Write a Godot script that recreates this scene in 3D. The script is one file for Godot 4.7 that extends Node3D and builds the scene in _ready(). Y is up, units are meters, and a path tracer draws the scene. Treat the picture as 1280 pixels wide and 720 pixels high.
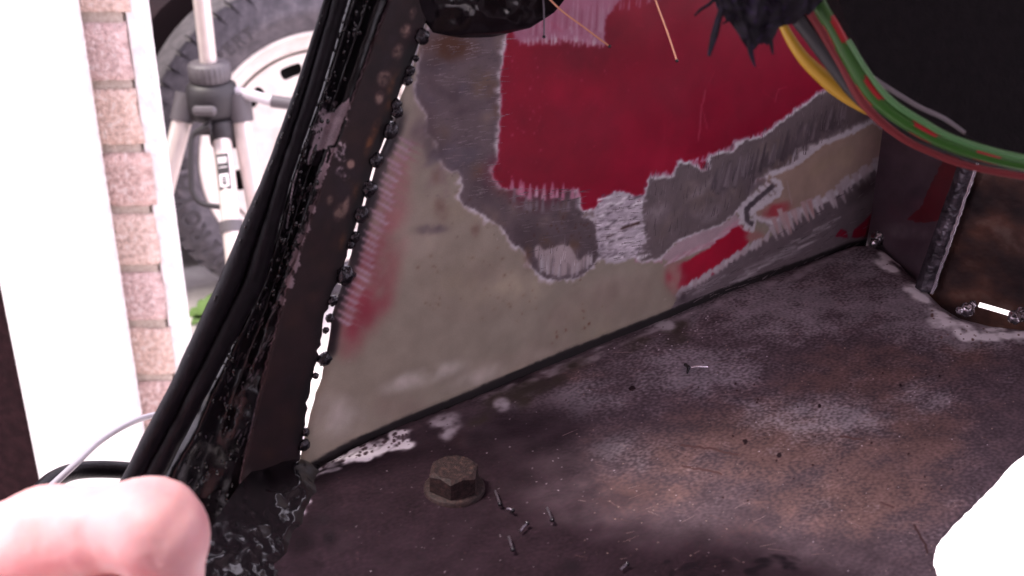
extends Node3D
# A welded repair inside a car body, seen from the cabin; beyond the door opening stand a brick pier, a tripod and a parked car.
const F := 1545.0                       # focal length, in pixels of the 1280 x 720 photograph
const PITCH := 26.0
const EYE := Vector3(0, 0.98, 0)
const SHELF_Y := 0.71
var fwd := Vector3(0, -sin(deg_to_rad(PITCH)), -cos(deg_to_rad(PITCH)))
var upv := Vector3(0, cos(deg_to_rad(PITCH)), -sin(deg_to_rad(PITCH)))
var rng := RandomNumberGenerator.new()
var noise := FastNoiseLite.new()
var panel := {}
var shelf := {}
var wall1 := {}
var names := {}
var car: Node3D
var M := {}

# ---------------------------------------------------------------- measuring
func ray(x: float, y: float) -> Vector3:
	return fwd + upv * ((360.0 - y) / F) + Vector3.RIGHT * ((x - 640.0) / F)
func at(x: float, y: float, d: float) -> Vector3:
	return EYE + ray(x, y) * d
func hit(o: Vector3, n: Vector3, x: float, y: float) -> Vector3:
	var r := ray(x, y)
	return EYE + r * ((o - EYE).dot(n) / r.dot(n))
func on(pl: Dictionary, x: float, y: float, off := 0.0) -> Vector3:
	return hit(pl.o + pl.n * off, pl.n, x, y)
func on_ground(x: float, y: float) -> Vector3:
	return hit(Vector3.ZERO, Vector3.UP, x, y)
func loc(pl: Dictionary, p: Vector3) -> Vector2:
	return Vector2((p - pl.o).dot(pl.t), (p - pl.o).dot(pl.u))
func wpos(pl: Dictionary, u: float, v: float, off := 0.0) -> Vector3:
	return pl.o + pl.t * u + pl.u * v + pl.n * off
func plane(o: Vector3, t: Vector3, u: Vector3) -> Dictionary:
	return {"o": o, "t": t, "u": u, "n": t.cross(u).normalized()}
func curve(ys: Array, xs: Array, y: float) -> float:
	var k := 0
	while k < ys.size() - 2 and y > ys[k + 1]:
		k += 1
	return lerpf(xs[k], xs[k + 1], (y - ys[k]) / (ys[k + 1] - ys[k]))
func rnd(a: float, b: float) -> float:
	return rng.randf_range(a, b)

# ---------------------------------------------------------------- objects
func numbered(called: String) -> String:
	var n: int = names.get(called, 0)
	names[called] = n + 1
	return called if n == 0 else "%s_%03d" % [called, n]
func thing(called: String, label: String, category: String, where := Vector3.ZERO, group := "") -> Node3D:
	var o := Node3D.new()
	o.name = numbered(called)
	o.position = where
	o.set_meta("label", label)
	o.set_meta("category", category)
	if group:
		o.set_meta("group", group)
	add_child(o)
	return o
func part(called: String, mesh: Mesh, m: Material, parent: Node, label := "") -> MeshInstance3D:
	var o := MeshInstance3D.new()
	o.name = called
	o.mesh = mesh
	o.material_override = m
	if label:
		o.set_meta("label", label)
	parent.add_child(o, true)
	if parent is Node3D and parent != self:   # meshes are laid out in world metres; keep them there under a moved parent
		var g := Transform3D()
		var p: Node = parent
		while p is Node3D and p != self:
			g = p.transform * g
			p = p.get_parent()
		o.transform = g.affine_inverse()
	return o

# ---------------------------------------------------------------- shapes
func grid(rows: Array, uvs: Array = [], flip := false) -> ArrayMesh:
	var st := SurfaceTool.new()
	st.begin(Mesh.PRIMITIVE_TRIANGLES)
	var nc: int = rows[0].size()
	for j in rows.size():
		for i in nc:
			if uvs:
				st.set_uv(uvs[j][i])
			st.add_vertex(rows[j][i])
	for j in rows.size() - 1:
		for i in nc - 1:
			var a := j * nc + i
			var q := [a, a + 1, a + nc + 1, a, a + nc + 1, a + nc]
			if flip:
				q.reverse()
			for k in q:
				st.add_index(k)
	st.generate_normals()
	if uvs:
		st.generate_tangents()
	return st.commit()
func tube(pts: Array, rads, sides := 12, squash := 1.0) -> ArrayMesh:
	var st := SurfaceTool.new()
	st.begin(Mesh.PRIMITIVE_TRIANGLES)
	var n := pts.size()
	var len := 0.0
	var side := Vector3.ZERO
	for k in n:
		var d: Vector3 = (pts[mini(k + 1, n - 1)] - pts[maxi(k - 1, 0)]).normalized()
		if side == Vector3.ZERO:
			side = d.cross(Vector3.UP if absf(d.y) < 0.9 else Vector3.RIGHT).normalized()
		side = (side - d * side.dot(d)).normalized()
		var over := d.cross(side)
		if k:
			len += pts[k].distance_to(pts[k - 1])
		var r: float = rads[k] if rads is Array else rads
		for i in sides + 1:
			var a := TAU * i / sides
			var nn := side * cos(a) + over * sin(a) * squash
			st.set_normal((side * cos(a) * squash + over * sin(a)).normalized())
			st.set_uv(Vector2(float(i) / sides, len))
			st.add_vertex(pts[k] + nn * r)
	for k in n - 1:
		for i in sides:
			var a := k * (sides + 1) + i
			for q in [a, a + sides + 1, a + 1, a + 1, a + sides + 1, a + sides + 2]:
				st.add_index(q)
	for e in [0, n - 1]:
		var d: Vector3 = (pts[1] - pts[0] if e == 0 else pts[n - 1] - pts[n - 2]).normalized() * (-1.0 if e == 0 else 1.0)
		var base: int = n * (sides + 1) + (0 if e == 0 else sides + 2)
		st.set_normal(d)
		st.set_uv(Vector2.ZERO)
		st.add_vertex(pts[e])
		for i in sides + 1:
			var a := TAU * i / sides
			st.set_normal(d)
			st.set_uv(Vector2.ZERO)
			var dd: Vector3 = (pts[1] - pts[0] if e == 0 else pts[n - 1] - pts[n - 2]).normalized()
			var s2 := side if e else (side - dd * side.dot(dd)).normalized()
			var r: float = rads[e] if rads is Array else rads
			st.add_vertex(pts[e] + (s2 * cos(a) + dd.cross(s2) * sin(a) * squash) * r)
		for i in sides:
			for q in ([base, base + 1 + i, base + 2 + i] if e == 0 else [base, base + 2 + i, base + 1 + i]):
				st.add_index(q)
	return st.commit()
func smooth_path(pts: Array, per := 8) -> Array:
	var out := []
	var n := pts.size()
	for k in n - 1:
		for i in per:
			var a: Vector3 = pts[maxi(k - 1, 0)]
			var d: Vector3 = pts[mini(k + 2, n - 1)]
			out.append(pts[k].cubic_interpolate(pts[k + 1], a, d, float(i) / per))
	out.append(pts[n - 1])
	return out
func smooth_vals(v: Array, per := 8) -> Array:
	var out := []
	for k in v.size() - 1:
		for i in per:
			out.append(lerpf(v[k], v[k + 1], float(i) / per))
	out.append(v[-1])
	return out
func px_path(list: Array, d: float) -> Array:
	var out := []
	for k in range(0, list.size(), 2):
		out.append(at(list[k], list[k + 1], d))
	return out
func box(size: Vector3, t := Transform3D(), bevel := 0.0) -> ArrayMesh:
	# a box with chamfered edges
	var st := SurfaceTool.new()
	st.begin(Mesh.PRIMITIVE_TRIANGLES)
	st.set_smooth_group(-1)
	var h := size / 2
	var b := minf(bevel, minf(h.x, minf(h.y, h.z)) * 0.6)
	var v := {}
	for sx in [-1, 1]:
		for sy in [-1, 1]:
			for sz in [-1, 1]:
				for ax in 3:
					var p := Vector3(sx * (h.x - b), sy * (h.y - b), sz * (h.z - b))
					p[ax] = [sx, sy, sz][ax] * h[ax]
					v[[sx, sy, sz, ax]] = t * p
	var c := t.origin
	for ax in 3:
		var o1 := (ax + 1) % 3
		var o2 := (ax + 2) % 3
		for s in [-1, 1]:
			var q := []
			for e in [[-1, -1], [1, -1], [1, 1], [-1, 1]]:
				var k := [0, 0, 0]
				k[ax] = s; k[o1] = e[0]; k[o2] = e[1]
				q.append(v[[k[0], k[1], k[2], ax]])
			face(st, q, c)
	if b > 0.0:
		for ax in 3:
			var o1 := (ax + 1) % 3
			var o2 := (ax + 2) % 3
			for e in [[-1, -1], [1, -1], [1, 1], [-1, 1]]:
				var k0 := [0, 0, 0]
				k0[ax] = -1; k0[o1] = e[0]; k0[o2] = e[1]
				var k1 := k0.duplicate()
				k1[ax] = 1
				face(st, [v[[k0[0], k0[1], k0[2], o1]], v[[k1[0], k1[1], k1[2], o1]], v[[k1[0], k1[1], k1[2], o2]], v[[k0[0], k0[1], k0[2], o2]]], c)
		for sx in [-1, 1]:
			for sy in [-1, 1]:
				for sz in [-1, 1]:
					face(st, [v[[sx, sy, sz, 0]], v[[sx, sy, sz, 1]], v[[sx, sy, sz, 2]]], c)
	st.generate_normals()
	return st.commit()
func face(st: SurfaceTool, q: Array, centre: Vector3) -> void:
	var n: Vector3 = (q[1] - q[0]).cross(q[2] - q[0])
	var m := Vector3.ZERO
	for p in q:
		m += p
	var outward := n.dot(m / q.size() - centre) > 0
	for k in range(1, q.size() - 1):
		for p in ([q[0], q[k + 1], q[k]] if outward else [q[0], q[k], q[k + 1]]):
			st.add_vertex(p)
func lathe(prof: Array, t: Transform3D, sides := 48, a0 := 0.0, a1 := TAU) -> ArrayMesh:
	# profile points (radius, height) turned about local z
	var rows := []
	for p in prof:
		var r := []
		for i in sides + 1:
			var a := lerpf(a0, a1, float(i) / sides)
			r.append(t * Vector3(cos(a) * p.x, sin(a) * p.x, p.y))
		rows.append(r)
	return grid(rows, [], true)
func prism(poly: PackedVector2Array, t: Transform3D, depth: float, bevel := 0.0) -> ArrayMesh:
	# an outline in local xy, from z = 0 back to z = -depth, with a chamfered front rim
	var st := SurfaceTool.new()
	st.begin(Mesh.PRIMITIVE_TRIANGLES)
	st.set_smooth_group(-1)
	var inner := poly
	if bevel > 0.0:
		var o := Geometry2D.offset_polygon(poly, -bevel)
		if o.size() and o[0].size() == poly.size():
			inner = o[0]
			var best := 0
			for k in inner.size():
				if inner[k].distance_to(poly[0]) < inner[best].distance_to(poly[0]):
					best = k
			var turned := PackedVector2Array()
			for k in inner.size():
				turned.append(inner[(best + k) % inner.size()])
			inner = turned
	var idx := Geometry2D.triangulate_polygon(inner)
	var cw := Geometry2D.is_polygon_clockwise(poly)
	for k in range(0, idx.size(), 3):
		for e in [0, 1, 2]:
			var p := inner[idx[k + e]]
			st.add_vertex(t * Vector3(p.x, p.y, 0))
	idx = Geometry2D.triangulate_polygon(poly)
	for k in range(0, idx.size(), 3):
		for e in [0, 2, 1]:
			var p := poly[idx[k + e]]
			st.add_vertex(t * Vector3(p.x, p.y, -depth))
	for k in poly.size():
		var a := poly[k]
		var b := poly[(k + 1) % poly.size()]
		var ai := inner[k] if inner.size() == poly.size() else a
		var bi := inner[(k + 1) % inner.size()] if inner.size() == poly.size() else b
		var zf := -bevel
		var q := [[Vector3(ai.x, ai.y, 0), Vector3(bi.x, bi.y, 0), Vector3(b.x, b.y, zf), Vector3(a.x, a.y, zf)], [Vector3(a.x, a.y, zf), Vector3(b.x, b.y, zf), Vector3(b.x, b.y, -depth), Vector3(a.x, a.y, -depth)]]
		for f in q:
			for e in ([0, 2, 1, 0, 3, 2] if cw else [0, 1, 2, 0, 2, 3]):
				st.add_vertex(t * f[e])
	st.generate_normals()
	return st.commit()
func lump(c: Vector3, r: Vector3, seed_: int, rough := 0.15, b := Basis(), nu := 18, nv := 12) -> ArrayMesh:
	# an uneven blob
	var rows := []
	for j in nv + 1:
		var row := []
		var th := PI * j / nv
		for i in nu + 1:
			var a := TAU * (i % nu) / nu
			var d := Vector3(sin(th) * cos(a), cos(th), sin(th) * sin(a))
			var k := 1.0 + rough * noise.get_noise_3dv(d * 60.0 + Vector3(seed_ * 37.0, 0, 0))
			row.append(c + b * (d * r * k))
		rows.append(row)
	return grid(rows, [], true)
func capsule_dist(p: Vector3, a: Vector3, b: Vector3, ra: float, rb: float) -> float:
	var ab := b - a
	var k := clampf((p - a).dot(ab) / ab.length_squared(), 0.0, 1.0)
	return p.distance_to(a + ab * k) - lerpf(ra, rb, k)
func surface_nets(groups: Array, cell: float, creases: Array) -> ArrayMesh:
	# groups of tapered bones [a, b, ra, rb]; smooth inside a group, a tighter join between groups
	var lo := Vector3.INF
	var hi := -Vector3.INF
	for g in groups:
		for bn in g:
			for e in 2:
				lo = lo.min(bn[e] - Vector3.ONE * (bn[2 + e] + cell * 2))
				hi = hi.max(bn[e] + Vector3.ONE * (bn[2 + e] + cell * 2))
	var n := Vector3i(((hi - lo) / cell).ceil()) + Vector3i.ONE
	var val := PackedFloat32Array()
	val.resize(n.x * n.y * n.z)
	for z in n.z:
		for y in n.y:
			for x in n.x:
				var p := lo + Vector3(x, y, z) * cell
				var d := 1e3
				for g in groups:
					var dg := 1e3
					for bn in g:
						dg = smin(dg, capsule_dist(p, bn[0], bn[1], bn[2], bn[3]), 0.005)
					d = smin(d, dg, 0.0022)
				if absf(d) < 0.006:
					for cr in creases:
						# a fold [from, to, depth, half width] that runs on through the finger's thickness
						var ab: Vector3 = cr[1] - cr[0]
						var ap: Vector3 = p - cr[0]
						ap -= fwd * ap.dot(fwd)
						ab -= fwd * ab.dot(fwd)
						var off := (ap - ab * clampf(ap.dot(ab) / ab.length_squared(), 0.0, 1.0)).length()
						d += cr[2] * exp(-off * off / (cr[3] * cr[3]))
				val[(z * n.y + y) * n.x + x] = d
	var st := SurfaceTool.new()
	st.begin(Mesh.PRIMITIVE_TRIANGLES)
	var id := {}
	var count := 0
	for z in n.z - 1:
		for y in n.y - 1:
			for x in n.x - 1:
				var sum := Vector3.ZERO
				var hits := 0
				var c := []
				for k in 8:
					c.append(val[((z + (k >> 2)) * n.y + y + ((k >> 1) & 1)) * n.x + x + (k & 1)])
				for k in 8:
					for ax in [1, 2, 4]:
						if not k & ax:
							var a: float = c[k]
							var b: float = c[k | ax]
							if (a < 0) != (b < 0):
								var p := Vector3(k & 1, (k >> 1) & 1, k >> 2)
								var q := Vector3((k | ax) & 1, ((k | ax) >> 1) & 1, (k | ax) >> 2)
								sum += p.lerp(q, a / (a - b))
								hits += 1
				if hits:
					id[Vector3i(x, y, z)] = count
					count += 1
					st.set_smooth_group(0)
					st.add_vertex(lo + (Vector3(x, y, z) + sum / hits) * cell)
	for key in id:
		for ax in 3:
			var e := Vector3i.ZERO
			e[ax] = 1
			var u := Vector3i.ZERO
			u[(ax + 1) % 3] = 1
			var w := Vector3i.ZERO
			w[(ax + 2) % 3] = 1
			if not (id.has(key - u) and id.has(key - w) and id.has(key - u - w)):
				continue
			var k0: Vector3i = key
			var k1: Vector3i = key + e
			if k1.x >= n.x or k1.y >= n.y or k1.z >= n.z:
				continue
			var a := val[(k0.z * n.y + k0.y) * n.x + k0.x]
			var b := val[(k1.z * n.y + k1.y) * n.x + k1.x]
			if (a < 0) == (b < 0):
				continue
			var q := [id[key - u - w], id[key - w], id[key], id[key - u]]
			if a < 0:
				q.reverse()
			for k in [q[0], q[1], q[2], q[0], q[2], q[3]]:
				st.add_index(k)
	st.generate_normals()
	return st.commit()
func smin(a: float, b: float, k: float) -> float:
	var h := maxf(k - absf(a - b), 0.0) / k
	return minf(a, b) - h * h * k * 0.25

# ---------------------------------------------------------------- materials
func C(r: float, g: float, b: float) -> Color:
	return Color(r / 255.0, g / 255.0, b / 255.0)
func mat(c: Color, rough := 0.6, metal := 0.0) -> StandardMaterial3D:
	var m := StandardMaterial3D.new()
	m.albedo_color = c
	m.roughness = rough
	m.metallic = metal
	return m
func noise_tex(freq: float, stops: Array, seed_ := 1, size := 512, kind := FastNoiseLite.TYPE_SIMPLEX_SMOOTH, oct := 5) -> NoiseTexture2D:
	var f := FastNoiseLite.new()
	f.noise_type = kind
	f.seed = seed_
	f.frequency = freq
	f.fractal_octaves = oct
	var t := NoiseTexture2D.new()
	t.width = size
	t.height = size
	t.seamless = true
	t.noise = f
	var g := Gradient.new()
	g.offsets = PackedFloat32Array()
	g.colors = PackedColorArray()
	var off := PackedFloat32Array()
	var cs := PackedColorArray()
	for s in stops:
		off.append(s[0])
		cs.append(s[1])
	g.offsets = off
	g.colors = cs
	t.color_ramp = g
	return t
func grey_tex(freq: float, a := 0.0, b := 1.0, seed_ := 1, size := 512, kind := FastNoiseLite.TYPE_SIMPLEX_SMOOTH, oct := 5) -> NoiseTexture2D:
	return noise_tex(freq, [[0.15, Color(a, a, a)], [0.85, Color(b, b, b)]], seed_, size, kind, oct)
func tri(m: StandardMaterial3D, per_metre: float) -> StandardMaterial3D:
	m.uv1_triplanar = true
	m.uv1_world_triplanar = true
	m.uv1_scale = Vector3.ONE * per_metre
	return m
func mottled(stops: Array, per_metre: float, rough := 0.6, metal := 0.0, bump_cm := 0.0, freq := 0.01, seed_ := 3) -> StandardMaterial3D:
	var m := mat(Color.WHITE, rough, metal)
	m.albedo_texture = noise_tex(freq, stops, seed_)
	if bump_cm > 0:
		m.heightmap_enabled = true
		m.heightmap_texture = grey_tex(freq * 2.5, 0, 1, seed_ + 5)
		m.heightmap_scale = bump_cm
	return tri(m, per_metre)

func mottled_dull(stops: Array, per_metre: float, rough: float, metal: float, bump: float, freq: float, seed_: int) -> StandardMaterial3D:
	var m := mottled(stops, per_metre, rough, metal, bump, freq, seed_)
	m.metallic_specular = 0.22
	return m

# ---------------------------------------------------------------- painting of sheet metal, in the sheet's own metres
class Canvas:
	var w: int
	var h: int
	var col: Image
	var orm: Image
	var hgt: Image
	var pl: Dictionary
	var area: Rect2
	func _init(plane_: Dictionary, area_: Rect2, w_: int, h_: int, c: Color, rough: float, metal: float, height: float) -> void:
		pl = plane_; area = area_; w = w_; h = h_
		col = Image.create_empty(w, h, false, Image.FORMAT_RGB8)
		orm = Image.create_empty(w, h, false, Image.FORMAT_RGB8)
		hgt = Image.create_empty(w, h, false, Image.FORMAT_L8)
		col.fill(c)
		orm.fill(Color(1, rough, metal))
		hgt.fill(Color(height, height, height))
	func uv(p: Vector2) -> Vector2:
		return Vector2((p.x - area.position.x) / area.size.x, 1.0 - (p.y - area.position.y) / area.size.y)
func tx(cv: Canvas, x: float, y: float) -> Vector2:
	return cv.uv(loc(cv.pl, on(cv.pl, x, y))) * Vector2(cv.w, cv.h)
func fill(cv: Canvas, pts: Array, c: Color, rough := 0.5, metal := 0.0, height := 0.5) -> void:
	var q := PackedVector2Array()
	var y0 := 1e9
	var y1 := -1e9
	for p in pts:
		var t := tx(cv, p.x, p.y)
		q.append(t)
		y0 = minf(y0, t.y)
		y1 = maxf(y1, t.y)
	var n := q.size()
	var om := Color(1, rough, metal)
	var hc := Color(height, height, height)
	for y in range(maxi(0, int(y0)), mini(cv.h, int(y1) + 2)):
		var yc := y + 0.5
		var xs := PackedFloat32Array()
		for k in n:
			var a := q[k]
			var b := q[(k + 1) % n]
			if (a.y <= yc) != (b.y <= yc):
				xs.append(a.x + (b.x - a.x) * (yc - a.y) / (b.y - a.y))
		xs.sort()
		for k in range(0, xs.size() - 1, 2):
			var x0 := clampi(roundi(xs[k]), 0, cv.w)
			var x1 := clampi(roundi(xs[k + 1]), 0, cv.w)
			if x1 > x0:
				var r := Rect2i(x0, y, x1 - x0, 1)
				cv.col.fill_rect(r, c)
				cv.orm.fill_rect(r, om)
				cv.hgt.fill_rect(r, hc)
func V(list: Array) -> Array:
	var out := []
	for k in range(0, list.size(), 2):
		out.append(Vector2(list[k], list[k + 1]))
	return out
func jag(pts: Array, amp: float, step := 2.5, freq := 1.0, grow := 0.0, closed := true) -> Array:
	# an uneven outline; grow pushes it outwards (outline given so that its left side is inside or outside, see sign of area)
	var out := []
	var area2 := 0.0
	for k in pts.size():
		area2 += pts[k].cross(pts[(k + 1) % pts.size()])
	var sgn := 1.0 if area2 > 0 else -1.0
	var run := 0.0
	for k in (pts.size() if closed else pts.size() - 1):
		var a: Vector2 = pts[k]
		var b: Vector2 = pts[(k + 1) % pts.size()]
		var n := maxi(1, int(a.distance_to(b) / step))
		var nn := Vector2((b - a).y, -(b - a).x).normalized() * sgn
		for i in n:
			var p := a.lerp(b, float(i) / n)
			run += step
			var d := noise.get_noise_2d(p.x * 4.0 * freq, p.y * 4.0 * freq) * amp * 1.6 + rnd(-amp, amp) * 0.35
			var g := grow * (0.25 + 2.2 * absf(noise.get_noise_2d(p.x * 2.2 + 500, p.y * 2.2))) if grow > 2.0 else grow
			out.append(p + nn * (d + g))
	return out
func stroke(cv: Canvas, a: Vector2, b: Vector2, w0: float, w1: float, c: Color, rough := 0.5, metal := 0.0, height := 0.5) -> void:
	var n := Vector2(-(b - a).y, (b - a).x).normalized()
	var m := a.lerp(b, 0.5)
	var wm := (w0 + w1) * 0.55
	fill(cv, [a + n * w0 * 0.5, m + n * wm * 0.5, b + n * w1 * 0.5, b - n * w1 * 0.5, m - n * wm * 0.5, a - n * w0 * 0.5], c, rough, metal, height)
func line(cv: Canvas, pts: Array, w: float, c: Color, rough := 0.5, metal := 0.0, height := 0.5, amp := 0.0) -> void:
	var p := jag(pts, amp, 3.0, 1.0, 0.0, false) if amp > 0 else pts
	for k in p.size() - 1:
		stroke(cv, p[k], p[k + 1] + (p[k + 1] - p[k]) * 0.3, w * rnd(0.7, 1.2) if amp > 0 else w, w, c, rough, metal, height)
func comb(cv: Canvas, pts: Array, dir: Vector2, len: float, width: float, spacing: float, c: Color, c2: Color, metal := 0.0, jit := 0.5) -> void:
	for k in pts.size() - 1:
		var a: Vector2 = pts[k]
		var b: Vector2 = pts[k + 1]
		var n := maxi(1, int(a.distance_to(b) / spacing))
		for i in n:
			var p := a.lerp(b, (i + rnd(0.1, 0.9)) / n)
			var l := len * rnd(1.0 - jit, 1.0)
			var s := -dir * l * rnd(0.2, 0.5)
			if width > 3.3:
				stroke(cv, p + s - dir * 2.0, p + s + dir * (l + 2.0), width * rnd(1.1, 1.6), width * 0.3, c.lerp(c2, 0.7), 0.5, metal, 0.47)
			stroke(cv, p + s, p + s + dir * l, width * rnd(0.7, 1.25), width * rnd(0.15, 0.4), c.lerp(c2, rng.randf()), 0.5, metal, 0.45)
func soft(cv: Canvas, cx: float, cy: float, rx: float, ry: float, c: Color, k: float, turn := 0.0, freq := 0.5, rough := -1.0, metal := -1.0) -> void:
	var d := Vector2.from_angle(deg_to_rad(turn))
	var o := tx(cv, cx, cy)
	var ax := tx(cv, cx + d.x * rx, cy + d.y * rx) - o
	var ay := tx(cv, cx - d.y * ry, cy + d.x * ry) - o
	var inv := Transform2D(ax, ay, o).affine_inverse()
	var ex := absf(ax.x) + absf(ay.x)
	var ey := absf(ax.y) + absf(ay.y)
	for y in range(maxi(0, int(o.y - ey)), mini(cv.h, int(o.y + ey) + 1)):
		for x in range(maxi(0, int(o.x - ex)), mini(cv.w, int(o.x + ex) + 1)):
			var q := inv * Vector2(x, y)
			var dd := q.length_squared()
			if dd < 1.0:
				var s := (1.0 - dd) * (1.0 - dd)
				if freq >= 2.5:
					s *= clampf(0.75 + 2.2 * noise.get_noise_2d(x * freq, y * freq) + 0.9 * noise.get_noise_2d(y * freq * 4.0, x * freq * 4.0), 0.0, 1.6)
				s = clampf(s * (1.0 + 1.2 * noise.get_noise_2d(x * freq, y * freq)) * k * 1.3, 0.0, 1.0)
				cv.col.set_pixel(x, y, cv.col.get_pixel(x, y).lerp(c, s))
				if rough >= 0:
					cv.orm.set_pixel(x, y, cv.orm.get_pixel(x, y).lerp(Color(1, rough, metal), s))
func softline(cv: Canvas, pts: Array, r: float, c: Color, k: float) -> void:
	for i in pts.size() - 1:
		var a: Vector2 = pts[i]
		var b: Vector2 = pts[i + 1]
		var n := maxi(1, int(a.distance_to(b) / (r * 0.7)))
		for j in n:
			var p := a.lerp(b, float(j) / n)
			soft(cv, p.x, p.y, r, r, c, k)
func mask(cv: Canvas, spots: Array) -> PackedByteArray:
	# broad soft spots [x, y, reach across, reach down, strength], as bytes of the sheet's size
	var w := cv.w / 8
	var h := cv.h / 8
	var im := Image.create_empty(w, h, false, Image.FORMAT_L8)
	var inv := []
	for q in spots:
		var o := tx(cv, q[0], q[1])
		inv.append(Transform2D(tx(cv, q[0] + q[2], q[1]) - o, tx(cv, q[0], q[1] + q[3]) - o, o).affine_inverse())
	for y in h:
		for x in w:
			var v := 0.0
			for k in inv.size():
				var d: float = (inv[k] * Vector2(x * 8, y * 8)).length_squared()
				if d < 4.0:
					v = maxf(v, spots[k][4] * exp(-1.4 * d)) + 0.25 * spots[k][4] * exp(-1.4 * d)
			v = clampf(v, 0, 1)
			im.set_pixel(x, y, Color(v, v, v))
	im.resize(cv.w, cv.h, Image.INTERPOLATE_CUBIC)
	return im.get_data()
func specks(cv: Canvas, n: int, x0: float, y0: float, x1: float, y1: float, size: float, c: Color, metal := 0.0, rough := 0.5) -> void:
	for k in n:
		var p := Vector2(rnd(x0, x1), rnd(y0, y1))
		var s := size * rnd(0.4, 1.2)
		var q := []
		for i in 6:
			q.append(p + Vector2.from_angle(TAU * i / 6) * s * rnd(0.6, 1.2))
		fill(cv, q, c, rough, metal, rnd(0.4, 0.7))
func grain(cv: Canvas, amp: float, fine: float, coarse: float, seed_ := 9) -> void:
	var f := FastNoiseLite.new()
	f.seed = seed_
	f.frequency = fine
	f.fractal_octaves = 2
	var a := f.get_image(cv.w, cv.h).get_data()
	f.frequency = coarse
	f.fractal_octaves = 4
	var b := f.get_image(cv.w, cv.h).get_data()
	var d := cv.col.get_data()
	var g := cv.hgt.get_data()
	for i in a.size():
		var k := 1.0 + amp * ((a[i] - 128) * 0.8 + (b[i] - 128)) / 128.0
		var j := i * 3
		d[j] = mini(255, int(d[j] * k))
		d[j + 1] = mini(255, int(d[j + 1] * k))
		d[j + 2] = mini(255, int(d[j + 2] * k))
		g[i] = clampi(g[i] + (a[i] - 128) / 10, 0, 255)
	cv.col.set_data(cv.w, cv.h, false, Image.FORMAT_RGB8, d)
	cv.hgt.set_data(cv.w, cv.h, false, Image.FORMAT_L8, g)
func blur(cv: Canvas, n: int) -> void:
	for im in [cv.col, cv.orm, cv.hgt]:
		for k in n:
			im.resize(cv.w >> (k + 1), cv.h >> (k + 1), Image.INTERPOLATE_BILINEAR)
		im.resize(cv.w, cv.h, Image.INTERPOLATE_CUBIC)
func canvas_mat(cv: Canvas, bump_cm: float) -> StandardMaterial3D:
	var m := mat(Color.WHITE, 1.0, 1.0)
	m.albedo_texture = ImageTexture.create_from_image(cv.col)
	var o := ImageTexture.create_from_image(cv.orm)
	m.roughness_texture = o
	m.roughness_texture_channel = BaseMaterial3D.TEXTURE_CHANNEL_GREEN
	m.metallic_texture = o
	m.metallic_texture_channel = BaseMaterial3D.TEXTURE_CHANNEL_BLUE
	m.heightmap_enabled = true
	m.heightmap_texture = ImageTexture.create_from_image(cv.hgt)
	m.heightmap_scale = bump_cm
	m.texture_repeat = false
	return m

# ================================================================ the scene
func _ready() -> void:
	rng.seed = 7
	noise.seed = 4
	noise.frequency = 0.02
	noise.fractal_octaves = 3
	# camera
	var cam := Camera3D.new()
	cam.name = "camera"
	var ca := CameraAttributesPhysical.new()
	ca.frustum_focal_length = 12.0 / (360.0 / F)
	ca.frustum_focus_distance = 0.56
	ca.frustum_near = 0.02
	ca.frustum_far = 60.0
	ca.exposure_aperture = 22.0
	cam.attributes = ca
	cam.fov = rad_to_deg(2.0 * atan(360.0 / F))
	cam.near = 0.02
	cam.far = 60.0
	cam.position = EYE
	cam.rotation_degrees.x = -PITCH
	add_child(cam)
	cam.current = true
	# overcast daylight
	var sky := ProceduralSkyMaterial.new()
	sky.sky_top_color = Color(0.915, 0.872, 0.945)
	sky.sky_horizon_color = Color(0.885, 0.845, 0.905)
	sky.ground_bottom_color = Color(0.45, 0.42, 0.44)
	sky.ground_horizon_color = Color(0.6, 0.57, 0.6)
	sky.sky_curve = 0.2
	var env := Environment.new()
	env.background_mode = Environment.BG_SKY
	env.sky = Sky.new()
	env.sky.sky_material = sky
	env.tonemap_mode = Environment.TONE_MAPPER_LINEAR
	env.tonemap_exposure = 4.3
	env.sdfgi_enabled = true
	env.ssao_enabled = true
	env.ssil_enabled = true
	var we := WorldEnvironment.new()
	we.name = "environment"
	we.environment = env
	add_child(we)
	var sun := DirectionalLight3D.new()
	sun.name = "sun"
	sun.light_energy = 0.45
	sun.light_color = Color(1.0, 0.96, 0.92)
	sun.light_angular_distance = 12.0
	sun.shadow_enabled = true
	sun.look_at_from_position(Vector3(-3.2, 6.0, 0.2), Vector3.ZERO)
	add_child(sun)

	# the sheets that everything is measured from
	var a := hit(Vector3(0, SHELF_Y, 0), Vector3.UP, 385, 575)
	var b := hit(Vector3(0, SHELF_Y, 0), Vector3.UP, 1085, 295)
	panel = plane(a, (b - a).normalized(), Vector3.UP)
	shelf = {"o": a, "t": panel.t, "u": -panel.n, "n": Vector3.UP}
	var c := hit(Vector3(0, SHELF_Y, 0), Vector3.UP, 1166, 360)
	wall1 = plane(b, (c - b).normalized(), Vector3.UP)
	make_materials()
	build_outside()
	car = thing("car_body", "rusty car body corner with red and primer patched panel tack welded to black pillar", "car body")
	build_panel()
	build_pillar()
	build_shelf()
	build_rear()
	build_shell()
	build_loom()
	build_small()
	build_hand()

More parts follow.
